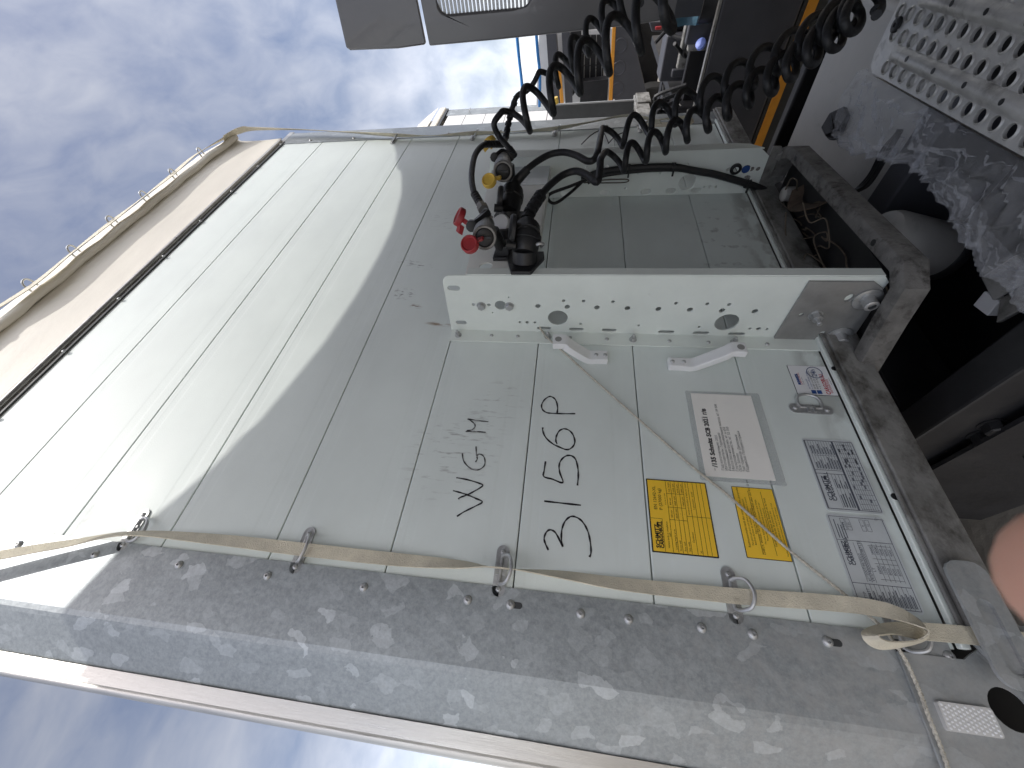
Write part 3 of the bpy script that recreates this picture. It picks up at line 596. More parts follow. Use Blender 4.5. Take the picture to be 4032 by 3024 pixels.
b.obox(cpt((u0 + u1) / 2 / PL, z0_ - .034, .0037), PDu * .035, (0, 0, .003), PN * .0003); b.build('print', m_sticker_white, st1)
b = MB(); b.tube(smoothpath([P6(1000, 1390, -.24), P6(1030, 1330, -.25), P6(1075, 1300, -.26), P6(1118, 1305, -.255), P6(1100, 1325, -.24)], 5), .0045, 8); b.build('spring_clip', m_zinc, TR)

# ------------------------------------------------------------------ grab handles
def grab(base0, base1, free, lab):
    a, c, f_ = V(base0), V(base1), V(free)
    d = (c - a).normalized()
    path = smoothpath([a, a + (c - a) * .5, c, c + (f_ - c) * .22 + V((0, -.002, 0)), c + (f_ - c) * .60 + V((0, -.012, 0)), f_ - d * .03 + V((0, -.0, 0)), f_], 6)
    b = MB(); b.ribbon(path, [V((.016 + .002 * (i / len(path)), 0, 0)) for i in range(len(path))], .020)
    o = b.build('grab_handle', m_handle, TR, lab, bevel=.005)
    for t in (.15, .62): inst(RIVS, 'rivet', o, frame_at(a + (c - a) * t + V((0, -.0105, 0)), NY))
    b = MB(); b.lathe(f_ - d * .014 + V((0, -.0101, 0)), NY, [(-.012, .0085), (.0006, .009)], 14); b.build('screw_hole', m_patch, o)
grab(onY(2392, 1408, -.011), onY(2318, 1406, -.011), onY(2178, 1345, -.058), 'upper white plastic grab handle')
grab(onY(2630, 1432, -.011), onY(2725, 1436, -.011), onY(2935, 1378, -.058), 'lower white plastic grab handle')

# ------------------------------------------------------------------ nose beam below the bracket
def channel(path, wtop, hgt, name, m, lab=None):
    b = MB(); P = [V(p) for p in path]; N = len(P); rows = []
    for i in range(N):
        t0 = (P[i] - P[i - 1]).normalized() if i else (P[1] - P[0]).normalized(); t1 = (P[i + 1] - P[i]).normalized() if i < N - 1 else t0
        t = (t0 + t1).normalized(); n_ = V((t.y, -t.x, 0)).normalized(); sc_ = 1 / max(.4, cos(t0.angle(t1) / 2))
        o = n_ * sc_
        rows.append([P[i] + o * (-wtop / 2), P[i] + o * (wtop / 2 - .012), P[i] + o * (wtop / 2 - .003) + V((0, 0, -.004)), P[i] + o * (wtop / 2) + V((0, 0, -.014)), P[i] + o * (wtop / 2) + V((0, 0, -hgt)), P[i] + o * (-wtop / 2) + V((0, 0, -hgt))])
    vs = [q for r in rows for q in r]; n = 6
    fs = [(i * n + k, i * n + (k + 1) % n, (i + 1) * n + (k + 1) % n, (i + 1) * n + k) for i in range(N - 1) for k in range(n)] + [tuple(range(n)), tuple(range((N - 1) * n, N * n))]
    b.add(vs, fs); return b.build(name, m, TR, lab)
nb = channel([(.585, .03, 1.095), (.635, -.13, 1.095), (.655, -.205, 1.095), (.70, -.232, 1.095), (1.38, -.175, 1.095), (1.44, -.15, 1.095), (1.47, -.05, 1.095)], .036, .050, 'nose_beam', m_dusty, 'dust caked steel nose beam under the hose bracket')
b = MB()
for q in ((.80, -.222, 1.0955), (1.33, -.178, 1.0955)): b.cyl(q, V(q) + V((0, 0, .0008)), .008, 10)
b.build('bolt_hole', m_black, nb)
b = MB(); b.box((.60, -.02, 1.03), (1.55, .9, 1.06)); b.box((.66, -.16, 1.035), (1.44, .0, 1.045)); b.build('coupler_plate', m_chassis, TR, smooth=False)
b = MB()
for k in range(10):
    x = .80 + .055 * k + random.uniform(-.03, .03); y0 = -.03
    p = [V((x, y0, 1.05))]
    for j in range(5): p.append(p[-1] + V((random.uniform(-.07, .09), random.uniform(-.05, .03), random.uniform(-.012, .035))))
    for q in p: q.z = max(q.z, 1.048); q.y = max(-.15, min(q.y, -.012))
    b.tube(smoothpath(p, 6), .0022, 6)
b.build('loose_wires', m_wood, TR, 'tangle of thin brown wires below the boards')
b = MB(); b.ribbon(smoothpath([(1.12, -.14, 1.06), (1.17, -.10, 1.085), (1.25, -.07, 1.07), (1.30, -.10, 1.055)], 6), [V((0, .012, .018))] * 19, .003); b.build('strap_scrap', m_rust, TR)
b = MB(); b.lathe((1.33, -.06, 1.05), (0, 0, 1), [(0, .024), (.03, .024), (.036, .016)], 16); b.build('drain_spigot', m_tank, TR)
# cable loom on the right web
def loom(pts, r, name, m, parent=TR):
    b = MB(); b.tube(smoothpath(pts, 7), r, 9); return b.build(name, m, parent)
lm = [onX(*z7(a, b_), XR - .022) for a, b_ in ((-20, 660), (150, 585), (450, 545), (680, 530), (900, 530), (1100, 565), (1300, 600), (1500, 655), (1650, 700), (1800, 760), (1900, 840))]
lo_ = loom(lm, .0125, 'cable_loom', m_rubber); loom([p + V((-.004, .010, -.022)) for p in lm[:8]], .006, 'cable', m_rubber)
for i in (2, 4, 8): b = MB(); b.lathe(lm[i] + V((0, 0, .004)), (lm[i + 1] - lm[i - 1]), [(-.004, .0155), (.004, .0155)], 14); b.obox(lm[i] + V((-.01, .004, 0)), (.003, 0, 0), (0, .024, 0), (0, 0, .003)); b.build('cable_tie', m_black, lo_)
loom([lm[0], onY(*z6(1500, 690), -.10), onY(*z6(1380, 800), -.09), onY(*z6(1250, 890), -.08), onY(*z6(1180, 870), -.085), onY(*z6(1190, 800), -.10), onY(*z6(1400, 720), -.11), onY(*z6(1550, 660), -.10)], .0055, 'cable', m_rubber)
loom([onX(*z7(0, 690), XR - .02), onX(*z7(200, 660), XR - .02), onX(*z7(430, 655), XR - .02), onX(*z7(400, 685), XR - .02), onX(*z7(100, 690), XR - .02)], .002, 'thin_wire', m_rust)
loom([onY(2290, 568, -.01), onY(2330, 530, -.02), onY(2370, 515, -.02), onY(2395, 560, -.01)], .0025, 'thin_wire', m_black)
loom([onY(2395, 565, -.01), onY(2425, 535, -.02), onY(2460, 520, -.02)], .0025, 'thin_wire', m_black)
# wheels and chassis of the trailer, far behind
wm = MB(); wm.lathe((0, 0, 0), (1, 0, 0), [(0, .28), (.02, .3), (.02, .46), (.05, .50), (.32, .50), (.35, .46), (.35, .3), (.37, .28)], 28); WHE = wm.mesh('wheel', m_tyre)
for y in (8.2, 9.5, 10.8):
    for x in (-.1, 1.85): inst(WHE, 'wheel', TR, Matrix.Translation((x, y, .51)))
b = MB(); b.box((.55, .9, .98), (.65, 13.2, 1.12)); b.box((1.47, .9, .98), (1.57, 13.2, 1.12)); b.build('chassis_rail', m_chassis, TR, smooth=False)

# ================================================================== print and writing on the boards
DG = None
def text_mesh(b, s, x, z, size, Y, align='LEFT', slant=0., bold=0., xs=1.):
    """adds filled lettering to a builder: baseline start x,z on the plane y=Y, facing the viewer"""
    cu = bpy.data.curves.new('t', 'FONT'); cu.body = s; cu.size = size; cu.align_x = align; cu.resolution_u = 2; cu.shear = slant; cu.offset = bold
    o = bpy.data.objects.new('t', cu); COL.objects.link(o)
    dg = bpy.context.evaluated_depsgraph_get(); me = bpy.data.meshes.new_from_object(o.evaluated_get(dg))
    b.add([(x + v.co.x * xs, Y, z + v.co.y) for v in me.vertices], [tuple(p.vertices) for p in me.polygons])
    bpy.data.objects.remove(o); bpy.data.curves.remove(cu); bpy.data.meshes.remove(me)
def bar(b, x0, z0, x1, z1, Y): b.add([(x0, Y, z0), (x1, Y, z0), (x1, Y, z1), (x0, Y, z1)], [(0, 1, 2, 3)])
BULL = [(-1, .1), (-.95, .5), (-.8, .62), (-.86, .85), (-.7, .72), (-.5, .78), (-.2, .72), (.2, .62), (.6, .6), (.9, .45), (1, .1), (.95, -.3), (.9, .05), (.8, .0), (.78, -.5), (.62, -.5), (.58, -.05), (.2, -.12), (-.1, -.1), (-.15, -.5), (-.32, -.5), (-.36, -.05), (-.6, .0), (-.72, -.12), (-.85, .02)]
def bull(b, x, z, s, Y):
    tri = geometry.tessellate_polygon([[V((p[0], p[1], 0)) for p in BULL]])
    b.add([(x + p[0] * s, Y, z + p[1] * s) for p in BULL], [tuple(t) for t in tri])
class Sticker:
    """a flat sticker on the wall; u 0..1 left to right, t 0..1 top to bottom"""
    def __init__(s, name, px, m, lab, Y=-.0010, border=None, r=.001, skew=True):
        q = [onY(a, b) for a, b in px]      # upper right, lower right, lower left, upper left of the upright sticker
        s.x1 = (q[0].x + q[1].x) / 2; s.x0 = (q[2].x + q[3].x) / 2; s.z1 = (q[0].z + q[3].z) / 2; s.z0 = (q[1].z + q[2].z) / 2
        s.w = s.x1 - s.x0; s.h = s.z1 - s.z0; s.Y = Y; s.b = {}
        b = MB()
        if border:
            b.plate(rrect(s.x0 - border, s.z0 - border, s.x1 + border, s.z1 + border, r + .0005), [], (0, Y + .0004, 0), (1, 0, 0), (0, 0, 1), .001)
            bo = b.build(name, m_ink, TR, lab, smooth=False); b = MB(); b.plate(rrect(s.x0, s.z0, s.x1, s.z1, r), [], (0, Y - .0002, 0), (1, 0, 0), (0, 0, 1), .0008); s.o = bo; b.build('sheet', m, bo, smooth=False)
        else:
            b.plate(rrect(s.x0, s.z0, s.x1, s.z1, r), [], (0, Y, 0), (1, 0, 0), (0, 0, 1), .0012); s.o = b.build(name, m, TR, lab, smooth=False)
        s.ty = Y - .0011
    def mb(s, m): return s.b.setdefault(m.name, (MB(), m))[0]
    def text(s, st, u, t, size, m=None, **k): text_mesh(s.mb(m or m_ink), st, s.x0 + u * s.w, s.z1 - t * s.h, size * s.w, s.ty, **k)
    def hl(s, u0, u1, t, m=None, th=.0007): bar(s.mb(m or m_ink), s.x0 + u0 * s.w, s.z1 - t * s.h - th / 2, s.x0 + u1 * s.w, s.z1 - t * s.h + th / 2, s.ty)
    def vl(s, u, t0, t1, m=None, th=.0007): bar(s.mb(m or m_ink), s.x0 + u * s.w - th / 2, s.z1 - t1 * s.h, s.x0 + u * s.w + th / 2, s.z1 - t0 * s.h, s.ty)
    def blk(s, u0, t0, u1, t1, m=None): bar(s.mb(m or m_ink), s.x0 + u0 * s.w, s.z1 - t1 * s.h, s.x0 + u1 * s.w, s.z1 - t0 * s.h, s.ty)
    def done(s):
        for k, (b, m) in s.b.items(): b.build('lettering', m, s.o, smooth=False)
# yellow load certificate
S = Sticker('load_certificate_sticker', ((2548, 1891), (2775, 1905), (2823, 2194), (2573, 2168)), m_paleyel, 'yellow certificate sticker with black table, EN 12642-XL', border=.0025)
S.text('EN 12642-XL', .56, .125, .062); S.text('P (27000 kg)', .56, .215, .062); S.text('(P is the test value)', .64, .285, .022)
S.text('SCHMITZ', .04, .115, .075, bold=.0004); S.text('CARGOBULL', .04, .175, .062, bold=.0004); bull(S.mb(m_ink), S.x0 + .36 * S.w, S.z1 - .115 * S.h, .030 * S.w, S.ty)
S.vl(.435, 0, .19); S.hl(.0, 1, .325 - .01); S.hl(0, .435, .19)
for t in (.315, .40, .47, .54, .61): S.hl(0, 1, t)
for t in (.70, .78, .85, .92): S.hl(0, 1, t)
S.vl(.435, .315, .61); S.vl(.61, .315, .61); S.vl(.81, .315, .61); S.vl(.50, .61, 1)
for st, u, t in (('Vehicle body in compliance', .05, .27), ('with', .2, .305), ('Loading height up to', .04, .385), ('Front wall', .03, .455), ('Rear wall', .03, .525), ('Side walls', .03, .595), ('Certificate', .15, .675), ('XL', .02, .77), ('200 mm', .46, .375), ('800 mm', .64, .375), ('max. height', .83, .375), ('18000 daN', .45, .455), ('15000 daN', .63, .455), ('13500 daN', .82, .455), ('8100 daN', .83, .525), ('10800 daN', .63, .595), ('10800 daN', .82, .595), ('minimum number of laths per section', .52, .665), ('3 aluminium / wood', .60, .76), ('-', .52, .52), ('-', .70, .52), ('-', .52, .59)): S.text(st, u, t, .032)
S.done()
# yellow wheel nut sticker
S = Sticker('wheel_nut_sticker', ((2883, 1916), (3040, 1931), (3115, 2212), (2940, 2193)), m_paleyel, 'yellow wheel nut warning sticker below the certificate', border=.0012)
for st, u, t, z in (('Radmuttermsitz nach den ersten 50 km überprüfen', .13, .13, .042), ('Das gleiche gilt auch nach jedem späteren Radwechsel.', .16, .21, .030), ('Beachten Sie bitte die ausführlichen Hinweise in unserer', .17, .28, .030), ('Allgemeinen Betriebsanleitung.', .32, .35, .030), ('CHECK WHEEL NUTS FOR TIGHTNESS after the first 50 km', .05, .44, .042), ('The same applies after each subsequent tyre change.', .19, .52, .030), ('Please observe the detailed directions in our', .24, .59, .030), ('General Operation Instructions.', .32, .66, .030), ('Vérifier les écrous de fixation de la roue', .17, .76, .042), ('après les 50 premiers km', .30, .82, .036), ('Ceci est valable pour chaque changement de roue.', .18, .89, .030), ('Veuillez tenir compte des indications dans le mode d’emploi', .05, .96, .028)): S.text(st, u, t, z)
S.hl(.05, .95, .375); S.hl(.05, .95, .69); S.done()
# laminated sheet (its square code is left out)
S = Sticker('laminated_sheet', ((2718, 1552), (2961, 1559), (3045, 1895), (2778, 1875)), m_paper, 'white printed paper sheet in a clear sleeve, Schmitz SCB 2021', Y=-.0022)
S.text('/135 Schmitz SCB 2021 г/в', .10, .195, .063, bold=.0006); S.text('Прицеп', .63, .12, .016); S.text('WSM', .06, .16, .014)
for i, st in enumerate(('Год изготовления: 2021', 'Изготовитель: Германия', 'Разрешенная максимальная масса, кг: 39 000', 'Масса без нагрузки, кг: 6 650', 'Грузоподъемность, кг: 32 350', 'Оси: Schmitz', 'Тип тормоза: Дисковые', 'Подвеска: Полурессорная')): S.text(st, .07, .29 + i * .052, .036)
S.done()
b = MB(); b.plate(rrect(S.x0 - .010, S.z0 - .020, S.x1 + .008, S.z1 + .012, .004), [], (0, -.0012, 0), (1, 0, 0), (0, 0, 1), .0006)
m_sleeve = bpy.data.materials.new('clear_sleeve'); m_sleeve.use_nodes = True
_n = m_sleeve.node_tree; _b = _n.nodes['Principled BSDF']; _b.inputs['Base Color'].default_value = (.6, .63, .63, 1); _b.inputs['Roughness'].default_value = .18; _b.inputs['Alpha'].default_value = .25
b.build('clear_sleeve', m_sleeve, S.o, smooth=False)
# white service sticker
S = Sticker('service_sticker', ((3100, 1438), (3251, 1446), (3299, 1562), (3138, 1550)), m_sticker_white, 'small white service sticker, CARGOBULL euroservice in red', border=.0009)
S.text('SCHMITZ', .32, .165, .085, m_bluedark, bold=.0008); S.text('CARGOBULL', .32, .215, .072, m_redink); bull(S.mb(m_bluedark), S.x0 + .66 * S.w, S.z1 - .155 * S.h, .035 * S.w, S.ty)
S.text('The Trailer Company.', .32, .255, .03, m_ink)
for i, (st, c) in enumerate((('Im Pannenfall', m_bluedark), ('In Case of Break Down:', m_bluedark), ('00 800 24 CARGOBULL', m_ink), ('00 800 24 227 462 855', m_ink), ('+ 32 11 30 26 52', m_ink))): S.text(st, .19, .37 + i * .068, .062, c)
S.blk(.03, .36, .15, .48, m_bluedark); S.blk(.03, .50, .15, .62, m_bluedark)
S.text('CARGOBULL', .02, .83, .15, m_redink, bold=.0003, xs=.82); S.text('euroservice', .07, .90, .11, m_redink, xs=.9)
cb_ = MB(); c0 = (S.x0 + .76 * S.w, S.z1 - .64 * S.h)
cb_.plate(circ(*c0, .20 * S.w, 28), [circ(*c0, .18 * S.w, 28)], (0, S.ty, 0), (1, 0, 0), (0, 0, 1), .0003); cb_.build('ring_mark', m_blueink, S.o, smooth=False)
S.text('24h', .62, .67, .17, m_blueink, bold=.0003); S.text('www.cargobull.com', .35, .955, .03, m_ink); S.done()
# two silver type plates
S = Sticker('brake_data_plate', ((3156, 1726), (3356, 1738), (3478, 2028), (3252, 2011)), m_sticker_grey, 'silver data plate with small tables, right one of the lower pair', r=.006)
for t in (.03, .045, .97): S.hl(.03, .97, t, m_greyink, .0012)
for u in (.03, .97): S.vl(u, .03, .97, m_greyink, .0012)
S.text('SCHMITZ', .13, .20, .078, m_greyink, bold=.0003); S.text('CARGOBULL', .13, .255, .066, m_greyink, bold=.0003); bull(S.mb(m_greyink), S.x0 + .43 * S.w, S.z1 - .185 * S.h, .030 * S.w, S.ty)
S.vl(.49, .05, .58, m_greyink, .001); S.vl(.54, .05, .58, m_greyink, .001); S.hl(.03, .97, .58, m_greyink, .004); S.vl(.75, .13, .55, m_greyink)
for i in range(9): S.hl(.55, .96, .10 + i * .052, m_greyink, .0006)
for i in range(4): S.hl(.05, .49, .32 + i * .065, m_greyink, .0006)
rr = random.Random(3)
for i in range(9):
    for u in (.56, .77): S.blk(u, .115 + i * .052, u + rr.uniform(.06, .17), .133 + i * .052, m_greyink)
for i in range(5): S.blk(.06, .345 + i * .045, .06 + rr.uniform(.10, .2), .363 + i * .045, m_greyink); S.blk(.30, .345 + i * .045, .30 + rr.uniform(.05, .15), .363 + i * .045, m_greyink)
for i in range(8): S.hl(.04, .96, .64 + i * .04, m_greyink, .0006)
for i in range(15): S.vl(.05 + i * .062, .64, .95, m_greyink, .0006)
for i in range(28): u = .06 + rr.random() * .86; t = .65 + int(rr.random() * 7) * .04; S.blk(u, t, u + .045, t + .022, m_greyink)
S.done()
S = Sticker('type_plate', ((3253, 2022), (3477, 2039), (3640, 2424), (3372, 2396)), m_sticker_grey, 'silver type plate with weights table, partly under the strap', r=.008)
for t in (.04, .96): S.hl(.03, .97, t, m_greyink, .001)
for u in (.03, .25, .70, .97): S.vl(u, .04, .96, m_greyink, .001)
S.text('SCHMITZ', .43, .17, .062, m_greyink, bold=.0003); S.text('CARGOBULL', .43, .215, .052, m_greyink, bold=.0003); bull(S.mb(m_greyink), S.x0 + .635 * S.w, S.z1 - .155 * S.h, .024 * S.w, S.ty)
for st, u, t, z in (('e1*2007/46*0322', .28, .355, .040), ('WSM00000003387135', .28, .425, .046), ('LT', .38, .50, .04), ('TYP', .10, .20, .04), ('SCB*S3T', .06, .275, .04)): S.text(st, u, t, z, m_greyink)
for i in range(3): S.hl(.27, .68, .30 + i * .07, m_greyink, .0006)
for i, (a_, c_) in enumerate((('35000', '39000'), ('11000', '18000'), ('8000', '9000'), ('8000', '9000'), ('8000', '9000'))):
    S.text(a_, .36, .585 + i * .075, .036, m_greyink); S.text(c_, .56, .585 + i * .075, .036, m_greyink); S.hl(.29, .68, .60 + i * .075, m_greyink, .0006)
    for u in (.31, .47, .52, .66): S.vl(u, .53, .9, m_greyink, .0006)
for i in range(10): S.hl(.03, .25, .24 + i * .07, m_greyink, .0006); S.blk(.05, .255 + i * .07, .05 + rr.uniform(.08, .17), .27 + i * .07, m_greyink); S.blk(.05, .28 + i * .07, .05 + rr.uniform(.06, .15), .293 + i * .07, m_greyink)
for i in range(4): S.blk(.72, .10 + i * .045, .72 + rr.uniform(.1, .22), .115 + i * .045, m_greyink)
for t in (.22, .31, .55, .64): S.hl(.82, .95, t, m_greyink, .0006); S.hl(.82, .95, t + .07, m_greyink, .0006); S.vl(.82, t, t + .07, m_greyink, .0006); S.vl(.95, t, t + .07, m_greyink, .0006)
S.text('13.6', .85, .275, .034, m_greyink); S.text('2.55', .85, .365, .034, m_greyink); S.text('9', .87, .605, .034, m_greyink); S.text('12', .87, .695, .034, m_greyink)
S.done()
# handwriting
def zw(a, b): return 1750 + a * .4522, 1500 + b * .4522
def write(strokes, wd, m, lab):
    b = MB()
    for s_ in strokes:
        p = smoothpath([onY(*zw(*q), -.0007) for q in s_], 6); N = len(p)
        wv = []
        for i in range(N):
            t = (p[min(i + 1, N - 1)] - p[max(0, i - 1)]).normalized(); wv.append(V((-t.z, 0, t.x)) * wd * (.8 + .2 * sin(i * .9)))
        b.ribbon(p, wv, .0004)
    b.build('handwriting', m, TR, lab)
write([[(108, 1180), (170, 1140), (270, 1090), (330, 1053), (270, 1022), (200, 992), (130, 970), (75, 955)], [(122, 1030), (135, 1015), (195, 993), (260, 960), (333, 912), (300, 890), (200, 860), (103, 842)]], .0019, m_marker, 'handwritten letter W in black marker')
write([[(155, 628), (165, 690), (200, 740), (250, 772), (300, 772), (345, 740), (352, 690), (335, 650), (300, 637), (283, 655), (285, 680), (270, 706)], [(275, 570), (278, 650)], [(185, 440), (260, 440), (360, 447)], [(195, 432), (240, 425), (265, 400), (262, 375), (235, 350), (202, 330)], [(202, 330), (290, 345), (382, 355)]], .0017, m_marker2, 'faded handwritten letters G M')
for ch, st in (('3', [[(905, 1473), (880, 1420), (868, 1370), (885, 1320), (915, 1297), (955, 1310), (990, 1360), (1028, 1442), (1018, 1380), (1022, 1300), (1045, 1230), (1085, 1188), (1125, 1180), (1180, 1205), (1225, 1260), (1255, 1330), (1272, 1420), (1275, 1500), (1262, 1533)]]), ('1', [[(868, 1046), (1030, 1065), (1188, 1082)]]),
       ('5', [[(880, 700), (868, 780), (865, 832), (940, 855), (1030, 885), (1005, 800), (998, 740), (1015, 690), (1055, 655), (1100, 650), (1140, 680), (1160, 750), (1165, 830), (1158, 910)]]),
       ('6', [[(858, 405), (855, 430), (880, 490), (940, 545), (1010, 580), (1070, 598), (1115, 575), (1135, 530), (1120, 470), (1085, 430), (1040, 417), (1000, 435), (975, 480), (970, 520), (980, 548)]]), ('P', [[(980, 280), (985, 230), (970, 170), (940, 140), (910, 137), (870, 165), (846, 210), (855, 250), (890, 275), (940, 282), (1040, 285), (1140, 285)]])):
    write(st, .0021, m_marker, 'handwritten %s in black marker, of the number 3156P' % ch)

# ================================================================== straps and cord
def strap(name, pts, hw, lab, grp=None, th=.0022):
    P = [onY(a, b, y) for a, b, y, t in pts]; T = [t for *_, t in pts]
    path = smoothpath(P, 8); tw = [x.x for x in smoothpath([V((t, 0, 0)) for t in T], 8)]; wv = []
    for i, p in enumerate(path):
        t = (path[min(i + 1, len(path) - 1)] - path[max(0, i - 1)]).normalized()
        s_ = t.cross(V((0, 1, 0)));  s_ = s_.normalized() if s_.length > .05 else V((1, 0, 0)); n_ = s_.cross(t)
        wv.append((s_ * cos(tw[i]) + n_ * sin(tw[i])) * hw)
    b = MB(); b.ribbon(path, wv, th); return tag(b.build(name, m_strap, None), lab, 'strap', grp)
strap('webbing_strap', [(-520, 2290, -.06, .25), (0, 2186, -.045, .35), (270, 2140, -.035, .6), (520, 2100, -.028, .95), (860, 2125, -.020, .45), (1190, 2163, -.018, .1), (1560, 2203, -.018, .25), (1800, 2222, -.020, .8), (1965, 2236, -.024, 1.45), (2200, 2262, -.020, .9), (2450, 2300, -.020, .45), (2880, 2345, -.020, .1), (3200, 2368, -.022, .05), (3420, 2390, -.030, .1), (3560, 2425, -.045, .4), (3655, 2490, -.055, 1.0), (3600, 2530, -.05, 1.35), (3480, 2540, -.055, 1.2), (3428, 2500, -.062, 1.2), (3500, 2478, -.040, .9), (3620, 2485, -.034, .25), (3800, 2500, -.034, .1), (4032, 2525, -.036, .05), (4400, 2560, -.045, .1)], .0130, 'cream webbing strap threaded down the left corner post and knotted at the bottom')
strap('webbing_strap', [(-250, 1352, -.075, .2), (103, 1140, -.078, .1), (280, 998, -.078, .25), (430, 880, -.077, .1), (556, 783, -.078, .3), (670, 694, -.076, .1), (772, 608, -.076, .2), (880, 545, -.072, .6)], .016, 'cream webbing strap drawn through the hooks along the tarpaulin hem')
strap('webbing_strap', [(880, 545, -.072, .9), (940, 515, -.070, 1.1), (1000, 507, -.055, .8), (1180, 510, -.04, .5), (1344, 519, -.030, .5), (1557, 532, -.024, .8), (1700, 534, -.02, .4), (1866, 524, -.024, .8), (2020, 518, -.02, .4), (2186, 506, -.024, .8), (2330, 480, -.03, .5), (2474, 455, -.05, .6), (2600, 480, -.06, .8)], .018, 'cream webbing strap running down the right corner post')
strap('webbing_strap', [(2530, 478, -.03, .3), (2620, 468, -.04, .5), (2720, 462, -.04, .9), (2700, 486, -.04, .4), (2580, 492, -.03, .3), (2530, 500, -.02, .4)], .014, 'short loop of cream webbing at the foot of the right corner post')
# cord
cpts = [onX(*z3(1068, 664), XL - .001) + V((.02, 0, 0)), onX(*z3(1068, 664), XL - .004), onX(*z3(1110, 730), XL - .012), onY(*z3(1180, 805), -.022)] + [onY(a, b, y) for a, b, y in ((2240, 1405, -.014), (2330, 1487, -.012), (2700, 1815, -.010), (2860, 1945, -.009), (3100, 2160, -.010), (3300, 2320, -.012), (3400, 2405, -.014), (3490, 2490, -.030), (3560, 2590, -.022), (3620, 2720, -.018), (3660, 2830, -.018), (3700, 2930, -.014), (3735, 3030, -.013), (3790, 3200, -.013))]
b = MB(); pth = smoothpath(cpts, 8); b.tube(pth, .0024, 8)
for ph in (0, pi):   # two visible strands twisted round
    acc = 0; q = []
    for i in range(len(pth) - 1):
        t = (pth[i + 1] - pth[i]); a = t.normalized().orthogonal().normalized(); c = t.normalized().cross(a)
        for k in range(5):
            th = acc * 420 + ph; q.append(pth[i] + t * (k / 5) + (V((0, -1, 0)) * cos(th) + t.normalized().cross(V((0, -1, 0))) * sin(th)) * .0013); acc += t.length / 5
    b.tube(q, .0019, 5)
tag(b.build('thin_cord', m_cord), 'thin twisted white cord stretched slanting across the boards', 'cord')

# ================================================================== coiled hoses
def s2(a, b): return (1344 + .6076 * a, .6076 * b)
def coil(name, lead, ext, D0, D1, r, m, lab, sgn=1, skew=(.12, .3), tail=None, grp='coiled hoses between trailer and tractor', turns=28):
    """lead: 3-D points from the coupling; ext: picture positions of successive crests and troughs of a helix, its distance going D0 -> D1"""
    n = len(ext); cen = []; rad = []
    for i in range(n):
        D = D0 + (D1 - D0) * i / (n - 1); e = V((*ext[i], 0)); p = V((*ext[i - 1], 0)) if i else None; q = V((*ext[i + 1], 0)) if i < n - 1 else None
        av = (p + q) / 2 if p is not None and q is not None else (q if p is None else p)
        c = (e + av) / 2
        if p is None or q is None: c = (e + av) / 2
        cen.append((c, D)); rad.append((e - av).length / 2 / FPX * D)
    ax = [atD(c.x, c.y, D) for c, D in cen]
    rad = [sum(rad[max(0, i - 1):i + 2]) / len(rad[max(0, i - 1):i + 2]) for i in range(n)]
    K = turns // 2
    cs = smoothpath([V((c.x, c.y, D)) for c, D in cen], K)
    ds = smoothpath([(V((*ext[i], 0)) - V((cen[i][0].x, cen[i][0].y, 0))) * (1 if i % 2 == 0 else -1) for i in range(n)], K)
    pts = []; N = len(cs)
    for i in range(N):
        c, d = cs[i], ds[i]; t = cs[min(i + 1, N - 1)] - cs[max(0, i - 1)]; t = V((t.x, t.y, 0)).normalized(); th = pi * i / K
        k = skew[0] + (skew[1] - skew[0]) * i / N; s_ = t * d.length * k * sin(th)
        pts.append(atD(c.x + d.x * cos(th) + s_.x, c.y + d.y * cos(th) + s_.y, c.z * (1 + sgn * sin(th) * d.length / FPX)))
    path = smoothpath([V(q) for q in lead] + [pts[0]], 6)[:-1] + pts if lead else pts
    if tail: path = path + [V(q) for q in tail]
    o = thing(name, lab, 'hose', path[0], grp)
    b = MB(); b.tube(path, r, 11); b.build('hose', m, o)
    return o, path
def sleeve(o, pts, r, m, name='ribbed_sleeve', step=.006):
    pts = smoothpath(pts, 12); b = MB(); q = []; rr_ = []; acc = 0
    for i in range(len(pts) - 1):
        for k in range(6):
            q.append(pts[i] + (pts[i + 1] - pts[i]) * k / 6); rr_.append(r * (1 + .16 * (1 if math.sin(acc / step * pi) > 0 else -1))); acc += (pts[i + 1] - pts[i]).length / 6
    b.tube(q, rr_, 12); return b.build(name, m, o, angle=20)
A1 = [s2(*q) for q in ((1040, 725), (1222, 850), (1190, 566), (1375, 738), (1370, 430), (1548, 603), (1560, 266), (1737, 473), (1748, 108), (1943, 333), (1945, -60), (2145, 195), (2150, -210))]
oA, _ = coil('coiled_air_hose', [P6(800, 375, -.24), P6(760, 320, -.25), atD(*s2(1020, 880), 1.36), atD(*s2(990, 800), 1.33)], A1, 1.32, .86, .0102, m_rubber, 'thick black coiled air hose rising from the yellow coupling', 1)
b = MB(); b.lathe(P6(800, 375, -.24), (P6(760, 320, -.25) - P6(800, 375, -.24)), [(-.02, .012), (.0, .013), (.012, .013), (.014, .010)], 14); b.build('fitting', m_black, oA)
A2 = [s2(*q) for q in ((1280, 468), (1408, 562), (1395, 358), (1508, 468), (1492, 245), (1605, 356), (1597, 128), (1710, 235), (1702, 8), (1838, 132), (1815, -110), (1940, 20))]
lead = [P6(490, 905, -.255), P6(430, 800, -.26), P6(400, 620, -.265), P6(440, 400, -.26), P6(540, 300, -.25), P6(650, 300, -.235), P6(715, 300, -.22), atD(*s2(1066, 890), 1.50), atD(*s2(1090, 770), 1.50), atD(*s2(1132, 632), 1.47), atD(*s2(1200, 590), 1.46), atD(*s2(1245, 540), 1.44)]
oB, _ = coil('coiled_air_hose', lead, A2, 1.42, 1.05, .0094, m_rubber, 'thinner black coiled air hose behind, leading from the red coupling', 1)
